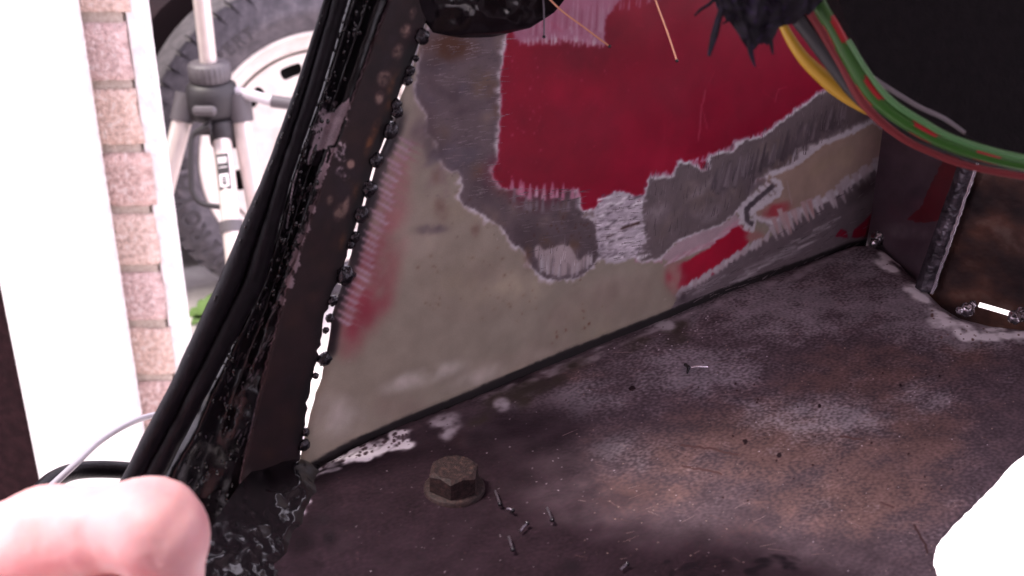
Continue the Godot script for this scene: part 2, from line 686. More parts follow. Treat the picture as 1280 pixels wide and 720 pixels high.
func make_materials() -> void:
	M.weld = mottled([[0.2, C(26, 24, 28)], [0.8, C(60, 56, 62)]], 60, 0.14, 0.6, 0.01, 0.02, 21)
	M.steel = mottled([[0.2, C(120, 114, 120)], [0.8, C(206, 198, 206)]], 20, 0.16, 0.85, 0.0, 0.02, 22)
	M.goo = mottled([[0.2, C(12, 10, 13)], [0.8, C(20, 15, 19)]], 30, 0.14, 0.0, 0.0, 0.02, 31)
	M.rubber = mottled_dull([[0.2, C(11, 9, 12)], [0.8, C(22, 18, 23)]], 25, 0.34, 0.0, 0.01, 0.02, 41)

# ---------------------------------------------------------------- repair panel
const SEAM_Y := [-60, 40, 75, 115, 165, 200, 240, 300, 345, 372, 400, 430, 460, 500, 540, 580, 640]
const SEAM_X := [558, 529, 518, 502, 486, 471, 460, 441, 429, 418, 410, 406, 399, 389, 381, 374, 362]
const GAP := [0.3, 1.0, 2.0, 3.0, 1.6, 1.6, 1.8, 2.3, 2.8, 5.6, 5.2, 5.6, 6.0, 4.0, 1.8, 0.6, 0.4]
func seam(y: float) -> float:
	return curve(SEAM_Y, SEAM_X, y)
func gap(y: float) -> float:
	return curve(SEAM_Y, GAP, y)
func edge_u(xs: Array, ys: Array) -> Array:
	# a boundary measured along the panel: [heights ascending, positions along]
	var vs := []
	var us := []
	for k in xs.size():
		var q := loc(panel, on(panel, xs[k], ys[k]))
		vs.append(q.y)
		us.append(q.x)
	if vs[0] > vs[-1]:
		vs.reverse()
		us.reverse()
	return [vs, us]
func build_panel() -> void:
	var cv := Canvas.new(panel, Rect2(-0.02, -0.03, 0.40, 0.22), 2048, 1126, C(150, 141, 128), 0.42, 0.0, 0.5)
	paint_panel(cv)
	var lx := []
	var ly := []
	for y in range(-60, 641, 10):
		ly.append(y)
		lx.append(seam(y) + gap(y) + 0.9 * noise.get_noise_1d(y * 5.0) * gap(y))
	var left := edge_u(lx, ly)
	var right := edge_u([1136, 1122, 1108, 1097, 1086, 1080], [120, 168, 215, 250, 290, 320])
	var rows := []
	var uvs := []
	for j in 81:
		var v := lerpf(-0.022, 0.20, j / 80.0)
		var u0 := curve(left[0], left[1], v)
		var u1 := curve(right[0], right[1], v)
		var r := [wpos(panel, u0, v, -0.0004)]
		var q := [cv.uv(Vector2(u0, v))]
		for i in 91:
			var u := lerpf(u0, u1, i / 90.0)
			r.append(wpos(panel, u, v, 0.0011 * noise.get_noise_2d(u * 320, v * 320)))
			q.append(cv.uv(Vector2(u, v)))
		r.append(wpos(panel, u1, v, -0.0016))
		q.append(cv.uv(Vector2(u1, v)))
		rows.append(r)
		uvs.append(q)
	var p := part("repair_panel", grid(rows, uvs), canvas_mat(cv, 0.015), car, "triangular side panel patched in red, primer and bare ground metal")
	# weld beads along the seam: x shift, y, radius in photograph pixels
	var beads := [[0, 46, 9.5], [1, 73, 4], [0, 88, 6], [1, 100, 6.5], [-2, 131, 7], [2, 139, 8], [1, 163, 10], [-1, 200, 8.5], [0, 236, 9.5], [0, 268, 10], [1, 296, 6.5], [-1, 306, 5], [2, 344, 12], [-1, 376, 6.5], [2, 398, 5.5], [-1, 413, 4], [4, 449, 8.5], [-2, 470, 4], [1, 540, 5], [2, 556, 7]]
	var s := 0
	for bd in beads:
		var pos := on(panel, seam(bd[1]) + bd[0], bd[1], 0.0004)
		var rr: float = bd[2] * pos.distance_to(EYE) / F
		part("weld_bead", lump(pos, Vector3(rr, rr, rr * 0.8) * 1.1, s, 0.3, Basis(panel.t, panel.u, panel.n)), M.weld, p)
		s += 1

func paint_panel(cv: Canvas) -> void:
	var light := C(208, 202, 208)
	var pale := C(178, 160, 170)
	var metal := C(116, 103, 108)
	var red := C(142, 14, 46)
	var soot := C(34, 26, 32)
	# primer: worn tones
	for k in 26:
		soft(cv, rnd(430, 860), rnd(250, 520), rnd(30, 80), rnd(20, 60), [C(166, 154, 142), C(142, 128, 118), C(152, 140, 124)][k % 3], 0.5)
	soft(cv, 530, 470, 75, 16, C(200, 192, 186), 0.7, -18)
	soft(cv, 420, 520, 50, 40, C(190, 182, 176), 0.6)
	soft(cv, 600, 470, 60, 16, C(186, 176, 168), 0.5, -20)
	soft(cv, 640, 360, 60, 36, C(172, 160, 142), 0.6)
	# red overspray beside the seam
	for q in [[500, 215, 26, 0.35], [485, 255, 30, 0.45], [474, 300, 34, 0.6], [462, 345, 36, 0.9], [456, 372, 34, 1.0], [446, 400, 26, 0.8], [436, 425, 22, 0.4]]:
		soft(cv, q[0], q[1], q[2] * 1.35, q[2] * 1.6, C(146, 52, 70), q[3] * 0.45, 0, 0.5)
	for y in range(140, 440, 9):
		var x := seam(y)
		soft(cv, x + 4, y, 17, 14, soot, 0.9)
	for y in range(176, 410, 9):
		var x := seam(y) + 26 - (y - 176) * 0.02 + rnd(-3, 3)
		for m in 3:
			stroke(cv, Vector2(x - 11 + m, y - 6 + m * 1.6), Vector2(x + 10 - m * 2, y + 5 + m), 1.2, 3.4 - m * 0.6, [pale, C(188, 166, 178), C(170, 140, 150)][m].lerp(C(146, 104, 118), rnd(0.1, 0.6)), 0.4, 0.0, 0.46)
		stroke(cv, Vector2(x + 6, y + 1), Vector2(x + 20 + rnd(-4, 6), y + 9), 3.0, 0.6, C(156, 110, 116), 0.45)
	# bare metal around the upper left
	var met1 := V([545, 20, 527, 60, 520, 110, 522, 124, 531, 134, 536, 150, 535, 165, 546, 176, 549, 190, 553, 204, 561, 212, 574, 214, 580, 232, 575, 242, 577, 253, 593, 261, 607, 270, 628, 284, 636, 298, 643, 308, 653, 308, 657, 320, 666, 335, 680, 346, 697, 349, 719, 346, 736, 337, 747, 320, 749, 300, 745, 276, 725, 271, 760, 200, 760, -40, 560, -40])
	fill(cv, jag(met1, 2.6, 2.0, 1.5, 6.6), C(178, 164, 160), 0.45, 0.1, 0.46)
	fill(cv, jag(met1, 1.6, 2.0, 1.5, 4.0), light, 0.45, 0.1, 0.42)
	fill(cv, jag(met1, 1.8, 2.0, 1.5, 0.4), metal, 0.42, 0.55, 0.3)
	for k in 34:
		soft(cv, rnd(530, 640), rnd(50, 290), rnd(12, 34), rnd(8, 26), [C(98, 86, 92), C(136, 120, 116), C(124, 103, 94), C(108, 99, 110)][k % 4], 0.6, rnd(0, 180), 1.2)
	for k in 16:
		soft(cv, rnd(640, 745), rnd(255, 320), rnd(12, 26), rnd(8, 16), [C(104, 91, 96), C(138, 122, 122), C(124, 100, 90)][k % 3], 0.6, rnd(0, 180), 1.2)
	soft(cv, 560, 60, 50, 26, C(96, 66, 54), 0.8)
	for k in 240:
		var q := Vector2(rnd(532, 630), rnd(60, 250))
		var d := Vector2.from_angle(rnd(-0.5, 0.2)) * rnd(3, 10)
		stroke(cv, q, q + d, 0.7, 0.3, C(140, 126, 132).lerp(C(88, 78, 84), rng.randf()), 0.35, 0.6, 0.3)
	# sanded tongue below
	var tongue := V([666, 312, 672, 306, 680, 311, 690, 309, 700, 305, 710, 306, 716, 314, 722, 326, 731, 318, 738, 320, 738, 330, 724, 340, 700, 345, 684, 342, 672, 332])
	fill(cv, jag(tongue, 1.5, 2.0, 1.5), C(172, 158, 160), 0.5, 0.1, 0.44)
	comb(cv, V([668, 325, 684, 337, 704, 341, 724, 336, 742, 322]), Vector2(0.05, -1), 26, 3.0, 4.2, light, metal, 0.3)
	# the red
	var top := V([640, -40, 640, 18, 635, 48, 630, 75, 627, 95, 628, 132, 625, 170, 624, 200, 616, 213, 618, 224, 631, 235, 724, 236, 727, 262, 742, 260, 753, 250, 767, 240, 781, 239, 795, 246, 803, 250, 809, 236, 812, 223, 842, 219, 841, 210, 850, 202, 863, 203, 880, 212, 885, 210, 887, 195, 897, 192, 918, 187, 922, 180, 935, 173, 955, 170, 965, 160, 978, 152, 1020, 118, 1040, 111, 1112, 60, 1120, -40])
	fill(cv, jag(top, 3.0, 2.0, 1.5, 6.6), C(160, 146, 152), 0.45, 0.2, 0.4)
	fill(cv, jag(top, 1.4, 2.0, 1.5, 4.2), light, 0.45, 0.1, 0.44)
	fill(cv, jag(top, 1.2, 2.0, 1.5, 0.2), red, 0.3, 0.0, 0.62)
	for k in 30:
		soft(cv, rnd(650, 1030), rnd(0, 220), rnd(40, 90), rnd(25, 60), [C(122, 12, 40), C(156, 18, 52), C(138, 24, 50)][k % 3], 0.5)
	comb(cv, V([636, 232, 660, 241, 700, 242, 726, 240]), Vector2(0.06, -1), 19, 4.2, 7.0, light, C(186, 110, 138), 0.1, 0.6)
	comb(cv, V([640, 246, 660, 258, 700, 258, 724, 254]), Vector2(0.04, -1), 18, 4.0, 8.0, C(150, 136, 146), metal, 0.4, 0.6)
	comb(cv, V([880, 213, 940, 185, 990, 160, 1040, 128]), Vector2(0.25, -1), 26, 4.0, 5.0, C(140, 126, 134), C(96, 86, 92), 0.5, 0.6)
	comb(cv, V([812, 222, 842, 216, 866, 204, 920, 184, 960, 166, 1000, 136, 1030, 114]), Vector2(0.3, -1), 9, 3.4, 5.0, C(196, 170, 184), C(176, 90, 120), 0.1, 0.6)
	# ground away streaks at the top of the red
	var tp := V([640, -20, 643, 48, 652, 54, 700, 49, 735, 55, 757, 57, 757, 24, 766, 14, 790, -20])
	fill(cv, jag(tp, 1.6, 2.0, 2.0), C(168, 106, 132), 0.45, 0.1, 0.5)
	comb(cv, V([642, 30, 700, 26, 756, 30]), Vector2(0.05, -1), 44, 3.0, 2.2, C(186, 140, 160), C(150, 70, 100), 0.1, 0.5)
	comb(cv, V([650, 54, 700, 50, 756, 56]), Vector2(0.02, -1), 16, 2.6, 4.0, light, C(190, 130, 150), 0.1, 0.6)
	comb(cv, V([760, 12, 800, 2, 830, -4]), Vector2(0.12, -1), 22, 2.4, 6.0, C(186, 150, 160), C(160, 60, 90), 0.1, 0.6)
	specks(cv, 46, 632, 70, 680, 170, 0.9, C(214, 150, 160))
	specks(cv, 30, 632, 60, 800, 240, 0.8, C(206, 120, 136))
	line(cv, V([883, 112, 878, 132, 876, 160, 872, 180]), 0.8, C(186, 80, 100), 0.5, 0, 0.5, 0.6)
	line(cv, V([880, 140, 886, 165]), 0.6, C(180, 70, 92), 0.5, 0, 0.5, 0.6)
	line(cv, V([970, 128, 974, 112, 988, 108]), 0.8, C(186, 80, 100), 0.5, 0, 0.5, 0.4)
	for k in 40:
		var q := Vector2(rnd(650, 1000), rnd(0, 220))
		stroke(cv, q, q + Vector2.from_angle(rnd(0, TAU)) * rnd(4, 22), 0.5, 0.3, C(176, 50, 76), 0.4, 0, 0.58)
	# bare metal band to the right
	var met2 := V([802, 256, 809, 237, 812, 225, 843, 221, 844, 211, 851, 204, 863, 205, 878, 214, 887, 212, 889, 197, 897, 194, 918, 189, 924, 182, 935, 175, 955, 172, 967, 162, 978, 154, 1020, 121, 1040, 113, 1080, 125, 1095, 142, 1092, 151, 1065, 165, 1025, 181, 1001, 201, 974, 215, 945, 225, 935, 247, 920, 265, 902, 280, 870, 291, 845, 302, 825, 322, 800, 327, 792, 318, 806, 301, 802, 284])
	fill(cv, jag(met2, 2.4, 2.0, 1.5, 5.4), C(176, 130, 148), 0.45, 0.1, 0.5)
	fill(cv, jag(met2, 1.4, 2.0, 1.5, 3.2), light, 0.45, 0.1, 0.42)
	fill(cv, jag(met2, 1.4, 2.0, 1.5, -0.6), C(126, 114, 117), 0.4, 0.45, 0.3)
	for k in 34:
		var q := Vector2(810, 290).lerp(Vector2(1070, 140), rng.randf()) + Vector2(rnd(-14, 14), rnd(-22, 22))
		soft(cv, q.x, q.y, rnd(14, 40), rnd(8, 18), [C(112, 101, 109), C(152, 138, 136), C(136, 120, 114), C(168, 156, 160)][k % 4], 0.5, -35 + rnd(-20, 20), 1.2)
	comb(cv, V([890, 230, 950, 205, 1010, 170, 1060, 140]), Vector2(0.22, -1), 40, 5.0, 6.0, C(160, 148, 154), C(90, 80, 86), 0.6, 0.6)
	comb(cv, V([985, 206, 1020, 186, 1060, 168, 1090, 154]), Vector2(0.2, -1), 20, 4.0, 5.0, light, C(110, 98, 104), 0.4, 0.6)
	for k in 60:
		var q := Vector2(rnd(805, 920), rnd(225, 300))
		stroke(cv, q, q + Vector2.from_angle(rnd(-1.9, -1.2)) * rnd(3, 14), 0.8, 0.3, C(150, 138, 144).lerp(C(100, 90, 96), rng.randf()), 0.35, 0.6, 0.3)
	# second primer patch
	var pr2 := V([1093, 150, 1113, 164, 1113, 190, 1085, 215, 1058, 233, 1038, 248, 1008, 260, 985, 268, 965, 275, 947, 274, 940, 266, 956, 254, 974, 241, 976, 230, 958, 223, 974, 214, 1001, 200, 1025, 180, 1065, 164])
	fill(cv, jag(pr2, 3.0, 2.0, 1.5, 7.0), C(160, 148, 152), 0.45, 0.2, 0.4)
	fill(cv, jag(pr2, 1.8, 2.0, 1.5, 4.0), light, 0.5, 0.1, 0.44)
	fill(cv, jag(pr2, 1.5, 2.0, 1.5, -4.0), C(166, 144, 132), 0.42, 0.0, 0.52)
	soft(cv, 970, 262, 26, 12, C(170, 70, 80), 0.9, -20)
	soft(cv, 1040, 205, 60, 22, C(170, 150, 130), 0.5, -30)
	soft(cv, 1090, 190, 30, 30, C(176, 146, 140), 0.5)
	line(cv, V([984, 226, 986, 240, 990, 258]), 1.2, C(180, 160, 158), 0.5, 0, 0.5, 0.6)
	# lower bare strip and its sanded edge
	var low := V([1108, 203, 1065, 231, 1038, 250, 1008, 267, 984, 281, 961, 297, 931, 314, 900, 334, 870, 354, 848, 366, 838, 386, 838, 420, 1100, 320, 1098, 250])
	fill(cv, jag(low, 1.0, 2.0, 1.5), C(128, 116, 122), 0.42, 0.4, 0.3)
	comb(cv, V([1112, 196, 1065, 226, 1038, 245, 1008, 262, 984, 276, 961, 290]), Vector2(0.42, 1), 21, 6.4, 8.0, light, C(186, 170, 176), 0.1, 0.4)
	comb(cv, V([961, 280, 990, 268, 1015, 256]), Vector2(0.3, 1), 26, 5.5, 9.0, light, C(190, 150, 150), 0.1, 0.4)
	# lower red patch, faded at its left
	var red2 := V([842, 360, 842, 334, 864, 323, 886, 311, 902, 293, 922, 278, 940, 290, 937, 300, 925, 318, 895, 340, 870, 355, 855, 362])
	soft(cv, 848, 345, 24, 26, C(162, 60, 74), 0.9)
	fill(cv, jag(red2, 1.4, 2.0, 1.5), C(168, 20, 52), 0.3, 0.0, 0.6)
	for k in 8:
		soft(cv, 842 + rnd(-6, 6), 330 + k * 5, 14, 9, C(166, 128, 122), 0.7)
	soft(cv, 944, 296, 18, 12, C(166, 120, 116), 0.7)
	var fan := V([827, 322, 845, 304, 870, 293, 902, 282, 920, 267, 924, 276, 904, 291, 886, 306, 862, 318, 838, 328])
	fill(cv, jag(fan, 1.2, 2.0, 1.5), C(180, 156, 164), 0.45, 0.1, 0.45)
	comb(cv, V([838, 326, 862, 316, 886, 306, 904, 292, 922, 277]), Vector2(-0.85, 0.5), 26, 4.6, 7.0, light, C(190, 140, 155), 0.1, 0.4)
	comb(cv, V([960, 296, 931, 313, 900, 333, 870, 353, 848, 366]), Vector2(0.35, -0.8), 15, 6.0, 6.0, light, C(176, 160, 166), 0.1, 0.5)
	for k in 46:
		var s := rng.randf()
		var q := Vector2(868, 372).lerp(Vector2(1030, 288), s) + Vector2(rnd(-8, 8), rnd(-9, 9))
		stroke(cv, q, q + Vector2(0.9, -0.42) * rnd(12, 44), rnd(1, 4), 0.5, light.lerp(C(130, 118, 124), rnd(0.1, 1.0)), 0.4, 0.3, 0.4)
	soft(cv, 856, 368, 20, 12, C(84, 74, 80), 0.8, -25)
	soft(cv, 1080, 235, 40, 14, C(88, 76, 78), 0.7, -40)
	# hooked scrape between
	line(cv, V([966, 232, 954, 243, 940, 254, 930, 264, 932, 278, 946, 284]), 17, light, 0.45, 0.2, 0.42, 1.6)
	line(cv, V([968, 232, 956, 242, 942, 253, 933, 263, 934, 276, 944, 282]), 5.5, C(108, 98, 106), 0.42, 0.5, 0.3, 0.8)
	line(cv, V([922, 279, 930, 288, 944, 291]), 1.6, C(206, 190, 190), 0.45, 0.1, 0.4, 0.4)
	# red corners at the shelf
	fill(cv, jag(V([1044, 296, 1051, 286, 1058, 289, 1060, 297]), 0.6), red, 0.3, 0, 0.6)
	fill(cv, jag(V([1064, 297, 1068, 287, 1076, 281, 1090, 266, 1090, 296]), 0.6), red, 0.3, 0, 0.6)
	# bright freshly ground spot
	var spot := V([742, 264, 753, 251, 770, 239, 790, 243, 802, 255, 801, 266, 803, 284, 807, 302, 792, 319, 772, 327, 759, 328, 748, 316, 745, 288])
	fill(cv, jag(spot, 2.2, 2.0, 2.0, 1.0), C(206, 197, 206), 0.35, 0.25, 0.36)
	for k in 260:
		var q := Vector2(rnd(744, 796), rnd(244, 324))
		stroke(cv, q, q + Vector2(1, -0.16 + rnd(-0.08, 0.08)) * rnd(5, 22), rnd(0.8, 2.6), 0.4, [C(255, 250, 255), C(232, 222, 232), C(120, 108, 118), C(190, 178, 190)][k % 4], 0.3, 0.2, rnd(0.2, 0.45))
	for k in 4:
		line(cv, V([776, 286 - k * 0.6, 788, 282, 802, 277]), 1.8 - k * 0.3, C(70, 44, 40), 0.7, 0.2, 0.1, 0.8)
	line(cv, V([757, 297, 768, 292]), 1.6, C(90, 74, 78), 0.6, 0.3, 0.15, 0.8)
	# specks of rust and weld spatter
	specks(cv, 40, 520, 320, 640, 400, 1.1, C(112, 84, 66), 0.0, 0.8)
	specks(cv, 26, 600, 300, 760, 430, 0.9, C(120, 80, 60), 0.0, 0.8)
	specks(cv, 40, 560, 200, 660, 300, 0.9, C(84, 60, 52), 0.2, 0.8)
	specks(cv, 30, 660, 262, 745, 300, 1.2, C(96, 62, 50), 0.2, 0.8)
	specks(cv, 34, 430, 240, 860, 520, 0.8, C(212, 204, 200))
	for q in [[694, 415], [695, 421], [708, 412], [731, 410], [735, 405], [728, 388], [724, 349]]:
		specks(cv, 2, q[0] - 1, q[1] - 1, q[0] + 1, q[1] + 1, 1.3, C(96, 44, 28), 0.0, 0.9)
	# smoke stain of the weld at the upper left, shade of the gap painted black along the foot
	soft(cv, 525, 150, 26, 60, C(110, 92, 96), 0.4, 15)
	var foot := V([372, 594, 386, 580, 430, 555, 500, 523, 560, 500, 630, 470, 700, 440, 780, 409, 850, 381, 910, 357, 960, 339, 1020, 318, 1060, 304, 1085, 299])
	var under := foot.duplicate()
	under.append_array(V([1100, 340, 850, 440, 560, 570, 380, 650]))
	fill(cv, jag(under, 0.5), C(22, 16, 19), 0.6, 0, 0.5)
	blur(cv, 2)
	var sharp := cv.col.get_data()
	blur(cv, 3)
	var wide := cv.col.get_data()
	for i in sharp.size():
		wide[i] = (sharp[i] + wide[i]) >> 1
	cv.col.set_data(cv.w, cv.h, false, Image.FORMAT_RGB8, wide)
	var areas := [PackedVector2Array(met1), PackedVector2Array(met2), PackedVector2Array(low), PackedVector2Array(spot), PackedVector2Array(tongue)]
	var reds := [PackedVector2Array(top), PackedVector2Array(red2), PackedVector2Array(pr2)]
	for k in 2600:
		var q := Vector2(rnd(520, 1110), rnd(40, 380))
		var a := -1
		for m in areas.size():
			if Geometry2D.is_point_in_polygon(q, areas[m]):
				a = m
		if a < 0:
			continue
		var painted := false
		for r in reds:
			painted = painted or Geometry2D.is_point_in_polygon(q, r)
		if painted and a < 3:
			continue
		var dir := Vector2.from_angle([rnd(-0.35, 0.05), rnd(-1.6, -1.25), rnd(-0.7, -0.2), rnd(-0.25, 0.05), rnd(-1.7, -1.3)][a])
		stroke(cv, q, q + dir * rnd(4, 16), rnd(0.5, 1.1), 0.3, [C(142, 130, 136), C(98, 87, 92), C(128, 116, 121), C(208, 200, 206)][k % (4 if a > 2 else 3)], 0.32, 0.4, rnd(0.2, 0.4))
	grain(cv, 0.06, 0.3, 0.012)

# ---------------------------------------------------------------- door pillar
const PY := [-60, 0, 110, 220, 350, 470, 590, 760]
const SEAL0 := [424, 405, 370, 330, 275, 220, 158, 70]
const SEAL1 := [434, 415, 383, 346, 302, 243, 180, 90]
const SEAL2 := [453, 434, 402, 364, 331, 268, 206, 118]
const STRIP := [507, 487, 446, 406, 362, 330, 302, 284]
func build_pillar() -> void:
	var cv := Canvas.new(panel, Rect2(-0.16, -0.09, 0.22, 0.29), 1100, 1450, C(15, 12, 16), 0.26, 0.0, 0.5)
	var strip := []
	for y in range(-60, 761, 12):
		strip.append(Vector2(curve(PY, STRIP, y), y))
	for y in range(760, -61, -12):
		strip.append(Vector2(seam(y) + 8, y))
	# rust strip with scraped rim, then its stains
	fill(cv, jag(strip, 1.2, 3, 1, 1.6), C(112, 98, 104), 0.5, 0.2, 0.45)
	fill(cv, jag(strip, 1.2, 3, 1, 0.0), C(36, 22, 25), 0.6, 0.05, 0.4)
	for k in 60:
		var y := rnd(-40, 600)
		var x := lerpf(curve(PY, STRIP, y), seam(y), rnd(0.05, 0.95))
		soft(cv, x, y, rnd(8, 24), rnd(10, 34), [C(30, 19, 23), C(46, 29, 28), C(36, 25, 31)][k % 3], 0.6, rnd(0, 180), 1.0)
	for q in [[507, 38, 9, 12, 120], [497, 65, 9, 14, 110], [480, 98, 12, 14, 112], [474, 122, 8, 12, 116], [438, 205, 7, 9, 140], [424, 265, 10, 16, 96], [432, 258, 6, 18, 104], [412, 250, 6, 9, 90], [516, 16, 6, 12, 110]]:
		soft(cv, q[0], q[1], q[2], q[3], C(q[4], q[4] * 0.82, q[4] * 0.76), 0.9, 15, 2.0)
	for q in [[490, 108], [488, 130], [470, 160], [462, 180], [446, 240], [500, 95], [430, 300]]:
		soft(cv, q[0], q[1], 8, 20, C(96, 62, 40), 0.6, 20, 2.0)
	for y in range(60, 560, 10):
		soft(cv, seam(y) - 5, y, 14, 12, C(18, 14, 18), 0.7)
	# flaked places that show grey primer
	var flake := V([436, 122, 438, 132, 430, 150, 424, 168, 418, 186, 412, 205, 404, 228, 396, 240, 394, 228, 398, 214, 406, 200, 410, 186, 402, 186, 394, 190, 388, 204, 384, 205, 388, 188, 392, 176, 396, 162, 400, 146, 406, 142, 416, 140, 426, 130])
	fill(cv, jag(flake, 1.5, 2, 2), C(158, 144, 152), 0.7, 0.0, 0.2)
	for k in 24:
		soft(cv, rnd(392, 432), rnd(130, 230), 8, 8, [C(138, 124, 132), C(172, 158, 164)][k % 2], 0.4, 0, 3)
	line(cv, V([432, 150, 426, 168, 420, 182, 410, 184, 412, 192, 408, 206]), 3, C(16, 13, 16), 0.3, 0, 0.5, 1.2)
	fill(cv, jag(V([396, 190, 408, 188, 406, 200, 398, 218, 390, 226, 392, 205]), 1.0), C(15, 12, 16), 0.25, 0, 0.5)
	for q in [[368, 330, 8], [376, 300, 6], [362, 352, 7], [352, 376, 5], [384, 285, 5], [370, 318, 6], [390, 262, 5]]:
		fill(cv, jag(V([q[0] - q[2], q[1], q[0], q[1] - q[2] * 1.6, q[0] + q[2], q[1] - 2, q[0] + 2, q[1] + q[2] * 1.4]), 2.0, 2, 3), C(120, 106, 112), 0.65, 0, 0.25)
	line(cv, V([372, 212, 366, 232, 362, 262, 358, 288]), 1.0, C(190, 176, 182), 0.4, 0, 0.5, 0.8)
	for k in 110:
		var y := rnd(230, 640)
		var x := lerpf(curve(PY, SEAL2, y), curve(PY, STRIP, y), rnd(0.25, 0.98))
		var d := Vector2(-0.45, 1) * rnd(2, 12) + Vector2(rnd(-3, 3), 0)
		stroke(cv, Vector2(x, y), Vector2(x, y) + d, rnd(0.6, 2.4), 0.4, C(110, 100, 108).lerp(C(50, 42, 44), rng.randf()), 0.4, 0.2, 0.7)
	blur(cv, 1)
	grain(cv, 0.16, 0.3, 0.02, 12)
	var m := canvas_mat(cv, 0.05)
	m.metallic_specular = 0.4
	# black outer band
	var rows := []
	var uvs := []
	for j in 206:
		var y := lerpf(-60, 760, j / 205.0)
		var r := []
		var q := []
		for i in 25:
			var k := i / 24.0
			var x := lerpf(curve(PY, SEAL2, y) - 8, curve(PY, STRIP, y) + 3, k)
			var flat_ := on(panel, x, y)
			var off := lerpf(-0.010, -0.0016, pow(k, 0.6)) + 0.0035 * exp(-pow((k - 0.25) / 0.13, 2)) - 0.003 * exp(-pow((k - 0.52) / 0.14, 2))
			var low := smoothstep(180, 480, y)
			off += (0.0005 + 0.0018 * low) * noise.get_noise_3dv(flat_ * 2600) + 0.0022 * low * noise.get_noise_3dv(flat_ * 900)
			r.append(on(panel, x, y, off))
			q.append(cv.uv(loc(panel, flat_)))
		rows.append(r)
		uvs.append(q)
	var p := part("door_pillar", grid(rows, uvs, true), m, car, "door pillar with glossy black flaking sealer and a brown rusty flange")
	# brown flange
	rows = []
	uvs = []
	for j in 120:
		var y := lerpf(-60, 720, j / 119.0)
		var x0 := curve(PY, STRIP, y)
		var x1 := seam(minf(y, 650)) - gap(y) - 0.8 * noise.get_noise_1d(y * 6.0 + 300) * gap(y)
		var r := [on(panel, x0, y, -0.0022)]
		var q := [cv.uv(loc(panel, on(panel, x0, y)))]
		for i in 13:
			var x := lerpf(x0, x1, i / 12.0)
			var f := on(panel, x, y)
			r.append(on(panel, x, y, 0.0005 * noise.get_noise_3dv(f * 1200) + 0.0004))
			q.append(cv.uv(loc(panel, f)))
		r.append(on(panel, x1, y, -0.0004))
		q.append(q[-1])
		rows.append(r)
		uvs.append(q)
	part("flange_strip", grid(rows, uvs, true), m, p)
	var drops := SurfaceTool.new()
	drops.begin(Mesh.PRIMITIVE_TRIANGLES)
	for k in 330:
		var y := rnd(-40, 700)
		var x0 := curve(PY, SEAL0, y)
		var x1 := curve(PY, STRIP, y)
		var s := rng.randf()
		s = 0.04 + 0.03 * s if k < 60 else (0.45 + 0.5 * s if y > 200 else 0.35 + 0.4 * s)
		var f := on(panel, lerpf(x0, x1, s), y, -0.0045 if k < 60 else lerpf(-0.006, 0.0002, s))
		var r := rnd(0.00025, 0.0008) * (0.6 if k < 60 else 1.0)
		drops.append_from(lump(f, Vector3(r, r * rnd(1.0, 2.4), r * 0.8), k, 0.4, Basis(panel.t, panel.u, panel.n) * Basis(Vector3.BACK, rnd(-0.5, 0.2)), 8, 5), 0, Transform3D())
	var dr := part("glint_drops", drops.commit(), M.goo, p)  # drops added so the seal and pillar catch glints
	dr.set_meta("kind", "stuff")
	# two rubber lips of the door seal
	for s in 2:
		var a: Array = [SEAL0, SEAL1][s]
		var b: Array = [SEAL1, SEAL2][s]
		var pts := []
		var rad := []
		for j in 60:
			var y := lerpf(-60, 760, j / 59.0)
			var x0 := curve(PY, a, y)
			var x1 := curve(PY, b, y)
			var c := on(panel, (x0 + x1) / 2, y, -0.006 + s * 0.002 + 0.0006 * noise.get_noise_1d(y * 2 + s * 90))
			pts.append(c)
			rad.append(((x1 - x0) * 0.52) * c.distance_to(EYE) / F * (1.0 + 0.08 * noise.get_noise_1d(y * 6 + 50 * s)))
		part("rubber_seal", tube(pts, rad, 14), [M.rubber, M.seal_worn][s] if M.has("seal_worn") else M.rubber, p)

